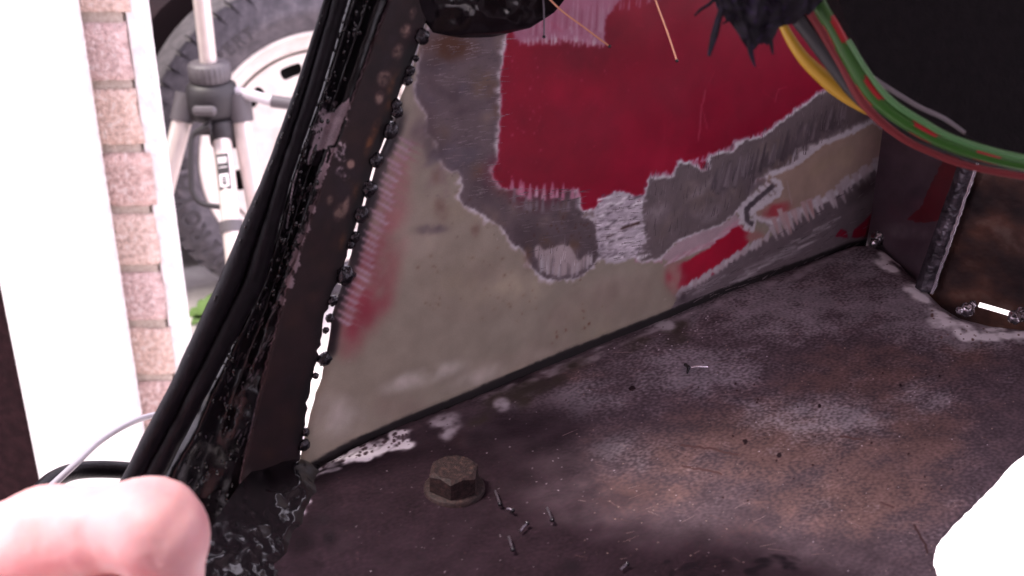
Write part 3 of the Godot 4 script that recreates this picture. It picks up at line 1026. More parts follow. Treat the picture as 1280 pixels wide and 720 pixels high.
# ---------------------------------------------------------------- shelf
func in_roll(p: Vector2, pts: Array) -> float:
	var d := 1e3
	for k in pts.size() - 1:
		d = minf(d, p.distance_to(Geometry2D.get_closest_point_to_segment(p, pts[k], pts[k + 1])))
	return d
func sloc(x: float, y: float) -> Vector2:
	return loc(shelf, on(shelf, x, y))
func shelf_h(p: Vector2, back: Array, right: Array) -> float:
	var h := 0.0011 * noise.get_noise_2d(p.x * 260, p.y * 260) + 0.0003 * noise.get_noise_2d(p.x * 2200, p.y * 2200)
	var r := 0.012
	var d := in_roll(p, back)
	if d < r:
		h -= 0.36 * (r - sqrt(maxf(r * r - (r - d) * (r - d), 0.0)))
	d = in_roll(p, right)
	r = 0.016
	if d < r:
		h -= 0.35 * (r - sqrt(maxf(r * r - (r - d) * (r - d), 0.0)))
	return maxf(h, -0.011)
func build_shelf() -> void:
	var back_px := V([372, 592, 386, 578, 430, 553, 500, 521, 560, 498, 630, 468, 700, 438, 780, 407, 850, 379, 910, 355, 960, 337, 1020, 316, 1060, 302, 1085, 297])
	var right_px := V([1085, 297, 1108, 308, 1130, 326, 1160, 356, 1182, 377, 1205, 391, 1240, 399, 1300, 406])
	var hole_px := V([1300, 552, 1278, 566, 1262, 580, 1246, 598, 1226, 618, 1204, 640, 1186, 658, 1172, 676, 1167, 690, 1168, 706, 1174, 726, 1180, 760])
	var left_px := V([250, 760, 300, 700, 330, 640, 350, 615])
	var outline := PackedVector2Array()
	var back := []
	var right := []
	for p in back_px:
		back.append(sloc(p.x, p.y) - Vector2(0, 0.0016))
	for p in right_px:
		right.append(sloc(p.x, p.y))
	for p in jag(back_px, 0.5, 8, 1, 0, false):
		outline.append(sloc(p.x, p.y) - Vector2(0, 0.0016))
	var nback := outline.size()
	for p in jag(right_px, 0.4, 8, 1, 0, false):
		outline.append(sloc(p.x, p.y))
	for p in jag(hole_px, 1.2, 5, 2, 0, false):
		outline.append(sloc(p.x, p.y))
	for p in left_px:
		outline.append(sloc(p.x, p.y))
	var box2 := Rect2(outline[0], Vector2.ZERO)
	for p in outline:
		box2 = box2.expand(p)
	var cv := Canvas.new(shelf, box2.grow(0.004), 1800, 1300, C(90, 75, 80), 0.5, 0.2, 0.5)
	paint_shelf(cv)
	# points: the rim, rings beside the rolled rims, a jittered lattice inside
	var pts := PackedVector2Array(outline)
	var rim := pts.size()
	var step := 0.004
	var y := box2.position.y
	while y < box2.end.y:
		var x := box2.position.x
		while x < box2.end.x:
			var p := Vector2(x + rnd(-1, 1) * step * 0.25, y + rnd(-1, 1) * step * 0.25)
			var d := minf(in_roll(p, back), in_roll(p, right))
			if Geometry2D.is_point_in_polygon(p, outline) and d > 0.0018:
				pts.append(p)
				if d < 0.016:
					for e in [Vector2(step * 0.5, 0), Vector2(0, step * 0.5)]:
						if Geometry2D.is_point_in_polygon(p + e, outline) and minf(in_roll(p + e, back), in_roll(p + e, right)) > 0.0012:
							pts.append(p + e)
			x += step
		y += step
	var idx := Geometry2D.triangulate_delaunay(pts)
	var st := SurfaceTool.new()
	st.begin(Mesh.PRIMITIVE_TRIANGLES)
	for p in pts:
		st.set_uv(cv.uv(p))
		st.add_vertex(wpos(shelf, p.x, p.y, shelf_h(p, back, right)))
	for k in range(0, idx.size(), 3):
		var c := (pts[idx[k]] + pts[idx[k + 1]] + pts[idx[k + 2]]) / 3.0
		if Geometry2D.is_point_in_polygon(c, outline):
			var q := [idx[k], idx[k + 1], idx[k + 2]]
			if (pts[q[1]] - pts[q[0]]).cross(pts[q[2]] - pts[q[0]]) > 0:
				q.reverse()
			for i in q:
				st.add_index(i)
	st.generate_normals()
	st.generate_tangents()
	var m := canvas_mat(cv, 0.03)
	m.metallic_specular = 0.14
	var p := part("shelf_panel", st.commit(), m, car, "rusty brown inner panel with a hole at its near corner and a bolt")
	# its cut edge, a sheet's thickness deep, deepened at the back to darken the gap
	var rows := [[], [], []]
	var uvs := [[], [], []]
	for k in rim:
		var q := outline[k]
		var h := shelf_h(q, back, right)
		for j in 3:
			rows[j].append(wpos(shelf, q.x, q.y, h - ([0.0, 0.0008, 0.002] if k > nback + 30 else [0.0, 0.001, 0.02])[j]))
			uvs[j].append(cv.uv(q))
	part("cut_edge", grid(rows, uvs), m, p)
	# bolt with its washer
	var bm := mottled([[0.2, C(30, 21, 23)], [0.6, C(44, 31, 32)], [0.85, C(64, 45, 43)]], 40, 0.6, 0.1, 0.02, 0.02, 61)
	bm.metallic_specular = 0.3
	var o := on(shelf, 568, 612)
	var bolt := Node3D.new()
	bolt.name = "bolt"
	bolt.set_meta("label", "rusty hexagon bolt on a round washer")
	car.add_child(bolt)
	var tf := Transform3D(Basis(Vector3.RIGHT, -PI / 2), o + Vector3(0, 0.0002, 0))
	part("washer", lathe([Vector2(0.0, 0.0018), Vector2(0.0104, 0.0018), Vector2(0.0114, 0.0012), Vector2(0.0116, -0.001)], tf, 40), bm, bolt)
	var hx := SurfaceTool.new()
	hx.begin(Mesh.PRIMITIVE_TRIANGLES)
	hx.set_smooth_group(-1)
	var R := 0.0098
	var H := 0.0098
	for k in 6:
		var a0 := TAU * (k + 0.42) / 6
		var a1 := TAU * (k + 1.42) / 6
		var e := func(a: float, r: float, z: float) -> Vector3: return tf * Vector3(cos(a) * r, sin(a) * r, z)
		var am := (a0 + a1) / 2
		var rm := R * cos(PI / 6)
		var cc := tf * Vector3(0, 0, 0.004)
		face(hx, [e.call(a0, R, 0.0016), e.call(a1, R, 0.0016), e.call(a1, R, H - 0.0016), e.call(am, rm, H - 0.0005), e.call(a0, R, H - 0.0016)], cc)
		face(hx, [e.call(a0, R, H - 0.0016), e.call(am, rm, H - 0.0005), e.call(am, rm * 0.93, H), e.call(a0, rm * 0.93, H)], cc)
		face(hx, [e.call(a1, R, H - 0.0016), e.call(am, rm, H - 0.0005), e.call(am, rm * 0.93, H), e.call(a1, rm * 0.93, H)], cc)
		face(hx, [e.call(a0, rm * 0.93, H), e.call(am, rm * 0.93, H), tf * Vector3(0, 0, H - 0.0002)], cc)
		face(hx, [e.call(am, rm * 0.93, H), e.call(a1, rm * 0.93, H), tf * Vector3(0, 0, H - 0.0002)], cc)
	hx.generate_normals()
	part("hex_head", hx.commit(), bm, bolt)
	# tarry sealer in the corner between pillar and shelf
	var rowsg := []
	for j in 70:
		var r := []
		for i in 60:
			var s := i / 59.0
			var yy := lerpf(565, 770, j / 69.0)
			var x0 := curve([565, 620, 680, 770], [352, 300, 262, 236], yy)
			var x1 := curve([565, 585, 610, 640, 690, 770], [386, 420, 428, 424, 402, 390], yy)
			var x := lerpf(x0, x1, s)
			var b := on(shelf, x, yy)
			var env := sin(PI * pow(s, 0.75)) * smoothstep(0.0, 0.12, j / 69.0)
			var h := -0.0035 * smoothstep(0.4, 1.0, s) + env * (0.0016 + 0.0040 * noise.get_noise_3dv(b * 1500) + 0.0014 * noise.get_noise_3dv(b * 4200)) + 0.005 * pow(1.0 - s, 2)
			r.append(b + Vector3(0, h, 0))
		rowsg.append(r)
	part("sealer", grid(rowsg), M.goo, car, "lumpy black sealer in the corner between pillar and shelf")
	# sealer lump at the head of the seam
	rowsg = []
	for j in 40:
		var r := []
		for i in 60:
			var s := i / 59.0
			var k := j / 39.0
			var x := lerpf(518, 712, s)
			var bottom := curve([0.0, 0.12, 0.3, 0.5, 0.75, 0.9, 1.0], [12, 44, 48, 47, 36, 18, -4], s)
			var yy := lerpf(-80, bottom, k)
			var f := on(panel, x, yy)
			var env := pow(sin(PI * clampf(k * 0.92 + 0.08, 0, 1)), 0.6) * pow(sin(PI * clampf(s, 0, 1)), 0.5)
			r.append(on(panel, x, yy, -0.001 + env * (0.007 + 0.004 * noise.get_noise_3dv(f * 1300) + 0.0012 * noise.get_noise_3dv(f * 3600))))
		rowsg.append(r)
	part("sealer", grid(rowsg, [], true), M.goo, car)

func paint_shelf(cv: Canvas) -> void:
	var f := FastNoiseLite.new()
	f.seed = 5
	f.fractal_octaves = 5
	f.frequency = 0.004
	var n1 := f.get_image(cv.w, cv.h).get_data()
	f.seed = 6
	f.frequency = 0.012
	var n2 := f.get_image(cv.w, cv.h).get_data()
	f.seed = 8
	f.frequency = 0.09
	f.fractal_octaves = 3
	var n3 := f.get_image(cv.w, cv.h).get_data()
	var d := cv.col.get_data()
	var o := cv.orm.get_data()
	var g := cv.hgt.get_data()
	var mr := mask(cv, [[960, 540, 170, 70, 0.75], [860, 570, 120, 40, 0.6], [1090, 470, 130, 50, 0.75], [1070, 620, 140, 60, 0.8], [1150, 550, 80, 70, 0.7], [820, 610, 120, 40, 0.5], [700, 470, 80, 26, 0.5], [560, 550, 50, 24, 0.6], [1200, 440, 60, 30, 0.7], [1050, 570, 90, 40, 0.6]])
	var ms := mask(cv, [[980, 380, 170, 55, 0.75], [1060, 335, 90, 40, 0.6], [1140, 385, 100, 46, 0.85], [1210, 415, 70, 30, 0.9], [860, 460, 110, 44, 0.7], [720, 500, 70, 34, 0.6], [1040, 520, 110, 40, 0.6], [960, 510, 70, 30, 0.5], [760, 560, 70, 36, 0.5], [1160, 500, 70, 30, 0.5], [660, 500, 60, 26, 0.5], [850, 400, 80, 20, 0.6]])  # worn steel, also paler at the far corner for its brighter light
	var oil_shade := mask(cv, [[430, 660, 300, 150, 1.3], [600, 710, 300, 90, 1.1], [560, 600, 180, 90, 0.9], [800, 710, 240, 60, 0.9], [640, 540, 120, 60, 0.5], [960, 720, 120, 30, 0.7], [660, 476, 60, 18, 0.5]])
	var dark := C(86, 73, 80)
	var rust := C(108, 82, 77)
	var steel := C(146, 137, 146)
	var tar := C(32, 22, 28)  # tar tone, doubling as painted shade over the near left
	var n := n1.size()
	for i in n:
		var a := n1[i] / 255.0 - 0.5
		var b := n2[i] / 255.0 - 0.5
		var b2 := n2[n - 1 - i] / 255.0 - 0.5
		var e := n3[i] / 255.0 - 0.5
		var k1 := smoothstep(0.25, 0.95, 0.18 + 0.75 * mr[i] / 255.0 + 0.55 * b + 0.4 * a + 0.45 * e)
		var k2 := smoothstep(0.25, 0.95, 0.14 + 0.8 * ms[i] / 255.0 + 0.6 * b2 - 0.2 * a + 0.55 * e)
		var k3 := smoothstep(-0.05, 1.0, oil_shade[i] / 255.0 + 0.28 * a + 0.28 * b2 + 0.35 * e)
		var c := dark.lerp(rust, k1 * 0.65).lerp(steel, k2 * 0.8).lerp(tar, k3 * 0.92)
		var v := 1.0 + 0.5 * e + 0.26 * b
		d[i * 3] = clampi(int(c.r * v * 255), 0, 255)
		d[i * 3 + 1] = clampi(int(c.g * v * 255), 0, 255)
		d[i * 3 + 2] = clampi(int(c.b * v * 255), 0, 255)
		o[i * 3 + 1] = int((0.60 + 0.10 * k1 - 0.14 * k2 - 0.12 * k3) * 255)
		o[i * 3 + 2] = int((0.03 + 0.1 * k2) * 255)
		g[i] = clampi(int(128 + 60 * e + 30 * k1 - 20 * k2), 0, 255)
	cv.col.set_data(cv.w, cv.h, false, Image.FORMAT_RGB8, d)
	cv.orm.set_data(cv.w, cv.h, false, Image.FORMAT_RGB8, o)
	cv.hgt.set_data(cv.w, cv.h, false, Image.FORMAT_L8, g)
	# bare worn steel at the rims, its highlights painted in near white
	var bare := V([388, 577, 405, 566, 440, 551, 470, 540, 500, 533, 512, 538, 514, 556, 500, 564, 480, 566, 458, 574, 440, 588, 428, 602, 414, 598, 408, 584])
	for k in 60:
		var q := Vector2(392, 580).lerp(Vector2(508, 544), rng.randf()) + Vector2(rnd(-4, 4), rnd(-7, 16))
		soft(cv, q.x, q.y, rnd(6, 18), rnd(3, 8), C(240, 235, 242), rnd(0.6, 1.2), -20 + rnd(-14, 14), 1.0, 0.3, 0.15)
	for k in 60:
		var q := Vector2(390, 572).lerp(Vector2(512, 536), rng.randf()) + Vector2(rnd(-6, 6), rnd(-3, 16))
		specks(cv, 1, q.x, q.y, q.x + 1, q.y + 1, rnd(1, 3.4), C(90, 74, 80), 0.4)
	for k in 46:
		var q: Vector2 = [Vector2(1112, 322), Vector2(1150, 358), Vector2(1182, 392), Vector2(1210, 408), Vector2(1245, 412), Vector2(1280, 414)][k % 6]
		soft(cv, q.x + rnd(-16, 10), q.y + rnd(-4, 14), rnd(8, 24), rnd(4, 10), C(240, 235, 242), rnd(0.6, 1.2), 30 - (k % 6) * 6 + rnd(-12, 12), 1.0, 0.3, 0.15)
	for k in 40:
		var q := Vector2(rnd(1150, 1275), rnd(385, 430))
		specks(cv, 1, q.x, q.y, q.x + 1, q.y + 1, rnd(0.8, 2.4), C(110, 84, 82), 0.3)
	for k in 30:
		var s := rng.randf()
		var q := Vector2(600, 492).lerp(Vector2(1070, 305), s) + Vector2(0, rnd(2, 12))
		soft(cv, q.x, q.y, rnd(12, 34), rnd(3, 7), C(150, 138, 146), 0.6, -22, 1.5, 0.4, 0.4)
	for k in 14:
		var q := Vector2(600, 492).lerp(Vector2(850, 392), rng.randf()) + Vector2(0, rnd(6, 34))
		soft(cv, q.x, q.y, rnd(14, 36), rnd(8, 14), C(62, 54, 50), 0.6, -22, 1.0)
	for q in [[556, 524, 22, 12], [560, 540, 12, 12], [622, 502, 14, 12], [838, 410, 14, 9], [830, 404, 10, 6], [545, 530, 16, 6]]:
		for k in 3:
			soft(cv, q[0] + rnd(-6, 6), q[1] + rnd(-5, 5), q[2], q[3], C(172, 164, 172), 0.6, rnd(-20, 20), 1.2, 0.35, 0.15)
	blur(cv, 1)
	# creases, pits, scratches
	for q in [[850, 556, 890, 560, 925, 568], [852, 582, 880, 586, 905, 592], [1100, 628, 1120, 636], [1050, 545, 1080, 548]]:
		line(cv, V(q), 2.4, C(84, 62, 62), 0.7, 0.1, 0.2, 1.2)
	line(cv, V([1142, 655, 1150, 668, 1157, 680, 1160, 694]), 2.6, C(64, 46, 48), 0.7, 0.1, 0.1, 0.8)
	specks(cv, 40, 900, 440, 1200, 640, 1.5, C(54, 36, 38), 0.1, 0.8)
	specks(cv, 700, 420, 330, 1270, 715, 0.8, C(62, 44, 46), 0.0, 0.8)
	specks(cv, 300, 700, 330, 1270, 715, 0.9, C(150, 128, 122), 0.1, 0.6)
	for q in [[974, 568, 4.5], [931, 550, 3], [1025, 506, 2.6], [1175, 470, 3], [1126, 480, 2.4], [790, 485, 4]]:
		specks(cv, 2, q[0] - 1, q[1] - 1, q[0] + 1, q[1] + 1, q[2], C(40, 28, 32), 0.1, 0.8)
	specks(cv, 150, 430, 400, 1250, 715, 0.8, C(190, 178, 190), 0.5, 0.3)  # small glints painted in as pale specks
	specks(cv, 70, 430, 500, 760, 715, 0.8, C(150, 140, 150), 0.5, 0.3)
	specks(cv, 50, 760, 380, 900, 440, 1.0, C(200, 190, 200), 0.5, 0.3)
	for k in 90:
		var q := Vector2(rnd(700, 1240), rnd(430, 700))
		stroke(cv, q, q + Vector2.from_angle(rnd(-0.6, 0.5)) * rnd(6, 30), 0.7, 0.3, C(146, 124, 126).lerp(C(80, 60, 60), rng.randf()), 0.45, 0.3, 0.45)
	for k in 26:
		soft(cv, rnd(830, 1000), rnd(696, 722), rnd(6, 16), rnd(3, 6), C(26, 20, 25), 0.8, rnd(-20, 20), 0.6, 0.35, 0.1)
	soft(cv, 712, 706, 22, 14, C(28, 21, 26), 0.8, 0, 0.6)
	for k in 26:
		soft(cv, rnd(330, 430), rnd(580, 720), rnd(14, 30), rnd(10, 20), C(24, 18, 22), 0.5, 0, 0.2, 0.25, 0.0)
	for q in [[372, 640, 14, 10], [352, 622, 10, 12], [384, 628, 8, 6]]:  # gloss beside the sealer painted as pale spots
		soft(cv, q[0], q[1], q[2], q[3], C(190, 178, 196), 0.9, 0, 1.0, 0.3, 0.2)
	blur(cv, 1)

# ---------------------------------------------------------------- rear corner
func build_rear() -> void:
	var cv := Canvas.new(wall1, Rect2(-0.03, -0.04, 0.16, 0.20), 700, 875, C(78, 63, 72), 0.42, 0.1, 0.5)
	var dr := C(86, 20, 30)
	for k in 14:
		soft(cv, rnd(1090, 1150), rnd(180, 330), rnd(10, 30), rnd(10, 30), [C(90, 75, 84), C(66, 51, 61), C(84, 58, 68)][k % 3], 0.5)
	fill(cv, jag(V([1160, 186, 1150, 215, 1142, 240, 1134, 262, 1122, 276, 1140, 280, 1160, 275, 1172, 260, 1180, 230, 1196, 190]), 1.5, 3), dr, 0.35, 0, 0.55)
	soft(cv, 1120, 290, 40, 14, C(120, 108, 116), 0.6, 10)
	soft(cv, 1180, 280, 16, 90, C(26, 20, 24), 0.9, 12)  # shading beside the ridge, painted into the wall colour
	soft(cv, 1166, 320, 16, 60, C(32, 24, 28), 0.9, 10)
	grain(cv, 0.1, 0.3, 0.02, 15)
	var rows := []
	var uvs := []
	var w := loc(wall1, on(wall1, 1166, 360)).x
	for j in 25:
		var v := lerpf(-0.02, 0.115, j / 24.0)
		var r := []
		var q := []
		for i in 13:
			var u := lerpf(-0.001, w, i / 12.0)
			r.append(wpos(wall1, u, v, -0.004 * sin(PI * i / 12.0)) + Vector3.RIGHT * (0.17 * v * i / 12.0))
			q.append(cv.uv(Vector2(u, v)))
		rows.append(r)
		uvs.append(q)
	var p := part("rear_panel", grid(rows, uvs), canvas_mat(cv, 0.02), car, "inner rear panel in dull purple grey and dark red")
	# rusty panel beyond the ridge
	var c0 := on(shelf, 1166, 360)
	var d := (on(shelf, 1300, 400) - c0)
	d.y = 0
	var wall2 := plane(c0, d.normalized(), Vector3.UP)
	rows = []
	for j in 53:
		var v := lerpf(-0.02, 0.11, j / 52.0)
		var r := []
		for i in 49:
			var u := lerpf(-0.0005, 0.13, i / 48.0)
			r.append(wpos(wall2, u, v, 0.0015 * noise.get_noise_2d(u * 700, v * 700)) + Vector3.RIGHT * (0.17 * v))
		rows.append(r)
	var m2 := mottled([[0.2, C(34, 25, 27)], [0.45, C(58, 40, 38)], [0.65, C(86, 56, 46)], [0.85, C(116, 92, 84)]], 8, 0.5, 0.1, 0.03, 0.01, 71)
	m2.metallic_specular = 0.3
	part("rust_panel", slit_grid(rows), m2, p)
	# folded flange with its weld
	var pts := []
	for j in 14:
		var y := lerpf(362, 150, j / 13.0)
		var vv := loc(wall2, on(wall2, 1168, y)).y
		pts.append(wpos(wall2, 0.0, vv, 0.004) + Vector3.RIGHT * (0.17 * vv))
	var fm := mottled([[0.2, C(38, 34, 39)], [0.55, C(72, 66, 74)], [0.85, C(128, 120, 130)]], 10, 0.34, 0.5, 0.05, 0.02, 81)
	rows = []
	for j in pts.size():
		var r := []
		for i in 5:
			var k := i / 4.0
			r.append(pts[j] + wall2.t * lerpf(-0.0075, 0.0015, k) + wall2.n * (0.002 * sin(PI * k) + 0.0012 * noise.get_noise_2d(j * 25.0, i * 30.0)))
		rows.append(r)
	part("flange_strip", grid(rows), fm, p)
	var bead := []
	var br := []
	for j in 53:
		var k := j / 52.0
		var q: Vector3 = pts[0].lerp(pts[13], k)
		bead.append(q + wall2.t * (0.0018 + 0.0006 * noise.get_noise_1d(j * 20.0)) + wall2.n * 0.001)
		br.append(0.0009 + 0.0005 * absf(noise.get_noise_1d(j * 31.0)))
	part("weld_bead", tube(bead, br, 8), M.weld_bright if M.has("weld_bright") else mat(C(200, 194, 204), 0.25, 0.8), p)
	var s := 40
	for q in [[1098, 298, 9, 0.0], [1093, 304, 5, 0.0], [1209, 387, 8, 0.001], [1200, 388, 5, 0.001], [1216, 381, 5, 0.001], [1268, 397, 8, 0.001], [1278, 393, 9, 0.001]]:
		var o := on(shelf, q[0], q[1], 0.002 + q[3])
		part("weld_bead", lump(o, Vector3.ONE * (q[2] * o.distance_to(EYE) / F), s, 0.3), M.steel, p)
		s += 1

func slit_grid(rows: Array) -> ArrayMesh:
	# the rust panel with a narrow slot left open along its foot
	var st := SurfaceTool.new()
	st.begin(Mesh.PRIMITIVE_TRIANGLES)
	var nc: int = rows[0].size()
	for r in rows:
		for p in r:
			st.add_vertex(p)
	for j in rows.size() - 1:
		for i in nc - 1:
			if j == 7 and i >= 9 and i <= 14:
				continue
			var a := j * nc + i
			for q in [a, a + 1, a + nc + 1, a, a + nc + 1, a + nc]:
				st.add_index(q)
	st.generate_normals()
	return st.commit()

# ---------------------------------------------------------------- the rest of the shell, out of view, openings sized to dim and steer the light
func shell_box(called: String, u0: float, u1: float, y0: float, y1: float, n0: float, n1: float, m: Material, parent: Node) -> MeshInstance3D:
	var b := Basis(panel.t, Vector3.UP, panel.n)
	var o: Vector3 = panel.o + panel.t * (u0 + u1) / 2 + panel.n * (n0 + n1) / 2
	o.y = (y0 + y1) / 2
	return part(called, box(Vector3(u1 - u0, y1 - y0, n1 - n0), Transform3D(b, o), 0.004), m, parent)
func build_shell() -> void:
	var paint := mottled([[0.2, C(96, 84, 88)], [0.8, C(118, 106, 110)]], 4, 0.5, 0.0, 0.0, 0.01, 91)
	var lining := mottled([[0.2, C(176, 166, 168)], [0.8, C(194, 184, 186)]], 8, 0.9, 0.0, 0.0, 0.01, 92)
	var roof := shell_box("roof_panel", -1.6, 0.75, 1.24, 1.27, -0.01, 1.25, lining, car)
	shell_box("side_panel", -0.03, 0.75, 0.905, 1.24, -0.03, -0.004, paint, car)
	shell_box("rear_bulkhead", 0.62, 0.66, 0.3, 0.80, 0.0, 1.25, paint, car)
	shell_box("far_side_panel", -1.6, 0.75, 0.3, 0.90, 1.22, 1.25, paint, car)
	shell_box("far_pillar", 0.45, 0.75, 0.86, 1.24, 1.22, 1.25, paint, car)
	shell_box("far_pillar", -1.6, -0.25, 0.86, 1.24, 1.22, 1.25, paint, car)
	shell_box("floor_pan", -1.6, 0.2, 0.28, 0.31, 0.25, 1.22, paint, car)
	shell_box("dashboard", -1.6, -1.5, 0.3, 0.95, 0.0, 1.22, paint, car)

# ---------------------------------------------------------------- loom, trim, strands
func build_loom() -> void:
	var loom := thing("wiring_loom", "bundle of yellow, green, red and black wires with frayed dark tape hanging across the corner", "wiring loom", at(1050, 60, 0.37))
	var img := Image.create_empty(64, 256, false, Image.FORMAT_RGB8)
	img.fill(C(40, 76, 28))
	for k in 4:
		for e in [2, 34]:
			img.fill_rect(Rect2i(e, k * 64 + 6, 20, 24), C(132, 20, 28))
			img.fill_rect(Rect2i(e + 4, k * 64 + 3, 12, 30), C(132, 20, 28))
	var gm := mat(Color.WHITE, 0.3)
	gm.metallic_specular = 0.35
	gm.albedo_texture = ImageTexture.create_from_image(img)
	gm.uv1_scale = Vector3(1, 13, 1)
	var px := func(r: float, d: float) -> float: return r * d / F
	var wire := func(called: String, list: Array, d: float, r: Array, m: Material, label: String) -> void:
		var pts := []
		for k in range(0, list.size(), 2):
			pts.append(at(list[k], list[k + 1], d))
		var rr := []
		for v in r:
			rr.append(v * d / F * 0.72)
		part(called, tube(smooth_path(pts, 8), smooth_vals(rr, 8), 14), m, loom, label)
	wire.call("wire", [1010, -60, 1022, 0, 1042, 36, 1064, 76, 1094, 122, 1146, 160, 1206, 186, 1290, 206, 1380, 214], 0.352, [13, 13, 13, 14, 14, 13, 13, 13, 13], gm, "green wire with red dashes")
	wire.call("wire", [955, -50, 966, 0, 980, 34, 1004, 72, 1040, 106, 1070, 128, 1104, 146, 1160, 168, 1240, 194, 1380, 216], 0.372, [7, 7, 8, 11, 14, 11, 8, 7, 7, 7], mat(C(162, 124, 26), 0.45), "yellow wire")
	wire.call("wire", [975, -40, 988, 8, 1014, 44, 1044, 84, 1074, 122, 1112, 152, 1160, 176, 1240, 202, 1380, 224], 0.366, [14, 14, 14, 14, 12, 10, 9, 9, 9], mat(C(30, 28, 32), 0.6), "charcoal sleeve")
	wire.call("wire", [990, -40, 1006, 4, 1024, 34, 1052, 82, 1080, 130, 1116, 164, 1158, 188, 1230, 212, 1380, 236], 0.364, [8, 8, 8, 8, 8, 7, 6, 6, 6], mat(C(96, 5, 16), 0.7), "red wire")
	wire.call("wire", [1060, 50, 1086, 92, 1112, 124, 1150, 150, 1200, 176, 1290, 200, 1380, 208], 0.35, [5, 5, 6, 6, 6, 7, 7], mat(C(62, 104, 60), 0.35), "green wire, pale for the highlight along it")  # paler tone paints the highlight along the top green strands
	wire.call("wire", [1084, 92, 1098, 102, 1118, 115, 1150, 134, 1180, 148, 1206, 166], 0.356, [4, 4, 4, 4, 4, 3], mat(C(104, 98, 104), 0.4), "pale strip for the highlight on the black wire")  # thin tube stands in for a whitish highlight on black wire
	# frayed tape
	var tm := mottled([[0.2, C(11, 8, 13)], [0.6, C(20, 14, 25)], [0.85, C(44, 30, 62)]], 25, 0.55, 0.0, 0.0, 0.03, 101)
	var tp := at(0, 0, 0.35)
	tm.roughness = 0.75
	tm.metallic_specular = 0.3
	var outline := V([893, -40, 900, 6, 914, 22, 922, 40, 930, 50, 934, 66, 942, 78, 950, 62, 960, 52, 966, 60, 970, 36, 980, 24, 992, 28, 1010, 18, 1030, 2, 1036, -40])
	var rows := []
	for j in 26:
		var r := []
		for i in 40:
			var s := i / 39.0
			var k := j / 25.0
			var x := lerpf(893, 1036, s)
			var lowy := curve([0.0, 0.08, 0.2, 0.27, 0.34, 0.42, 0.5, 0.55, 0.62, 0.72, 0.86, 1.0], [-8, 16, 32, 50, 66, 50, 54, 36, 26, 26, 12, -8], s) + 6.0 * noise.get_noise_1d(x * 16)
			var y := lerpf(-60, lowy, k)
			var bulge := sin(PI * clampf(k, 0, 1)) * 0.006 + 0.004 * noise.get_noise_2d(x * 1.3, y * 1.3)
			r.append(at(x, y, 0.345 - bulge))
		rows.append(r)
	var back := []
	for r in rows:
		var rr := []
		for p in r:
			rr.append(p + fwd * 0.004)
		back.append(rr)
	part("loom_tape", grid(rows), tm, loom, "frayed purplish black tape")
	part("loom_tape", grid(back), tm, loom)
	for q in [[[912, -10, 900, 18, 893, 44, 886, 70], [6, 5, 6, 2.5]], [[905, -20, 890, 2, 876, 12, 868, 20], [5, 3, 3, 1.5]], [[928, 10, 912, 24, 903, 30], [4, 3, 1.5]], [[940, 30, 938, 60, 944, 84], [5, 4, 1]], [[960, 30, 964, 54, 966, 68], [5, 3, 1]]]:
		var pts := px_path(q[0], 0.343)
		var rr := []
		for v in q[1]:
			rr.append(v * 0.343 / F)
		part("tape_tatter", tube(smooth_path(pts, 5), smooth_vals(rr, 5), 8, 0.5), tm, loom)
	# black trim pad
	var pm := mottled([[0.2, C(13, 10, 13)], [0.8, C(21, 17, 20)]], 20, 0.8, 0.0, 0.02, 0.02, 111)
	pm.metallic_specular = 0.25
	var trim := thing("trim_pad", "black padded trim hanging behind the coloured wires", "trim", at(1180, 60, 0.40))
	var poly := PackedVector2Array()
	var o := at(1180, 60, 0.40)
	var bt := Basis(Vector3.RIGHT, upv, -fwd)
	for q in smooth_path(px_path([1000, -460, 1020, -160, 1034, -60, 1048, 0, 1070, 52, 1096, 96, 1134, 128, 1176, 152, 1230, 178, 1300, 196, 1420, 214, 1760, 220], 0.40), 4):
		var l: Vector3 = bt.inverse() * (q - o)
		poly.append(Vector2(l.x, l.y))
	var tl: Vector3 = bt.inverse() * (at(1760, -460, 0.40) - o)
	poly.append(Vector2(tl.x, tl.y))
	part("pad", prism(poly, Transform3D(bt, o), 0.022, 0.003), pm, trim)

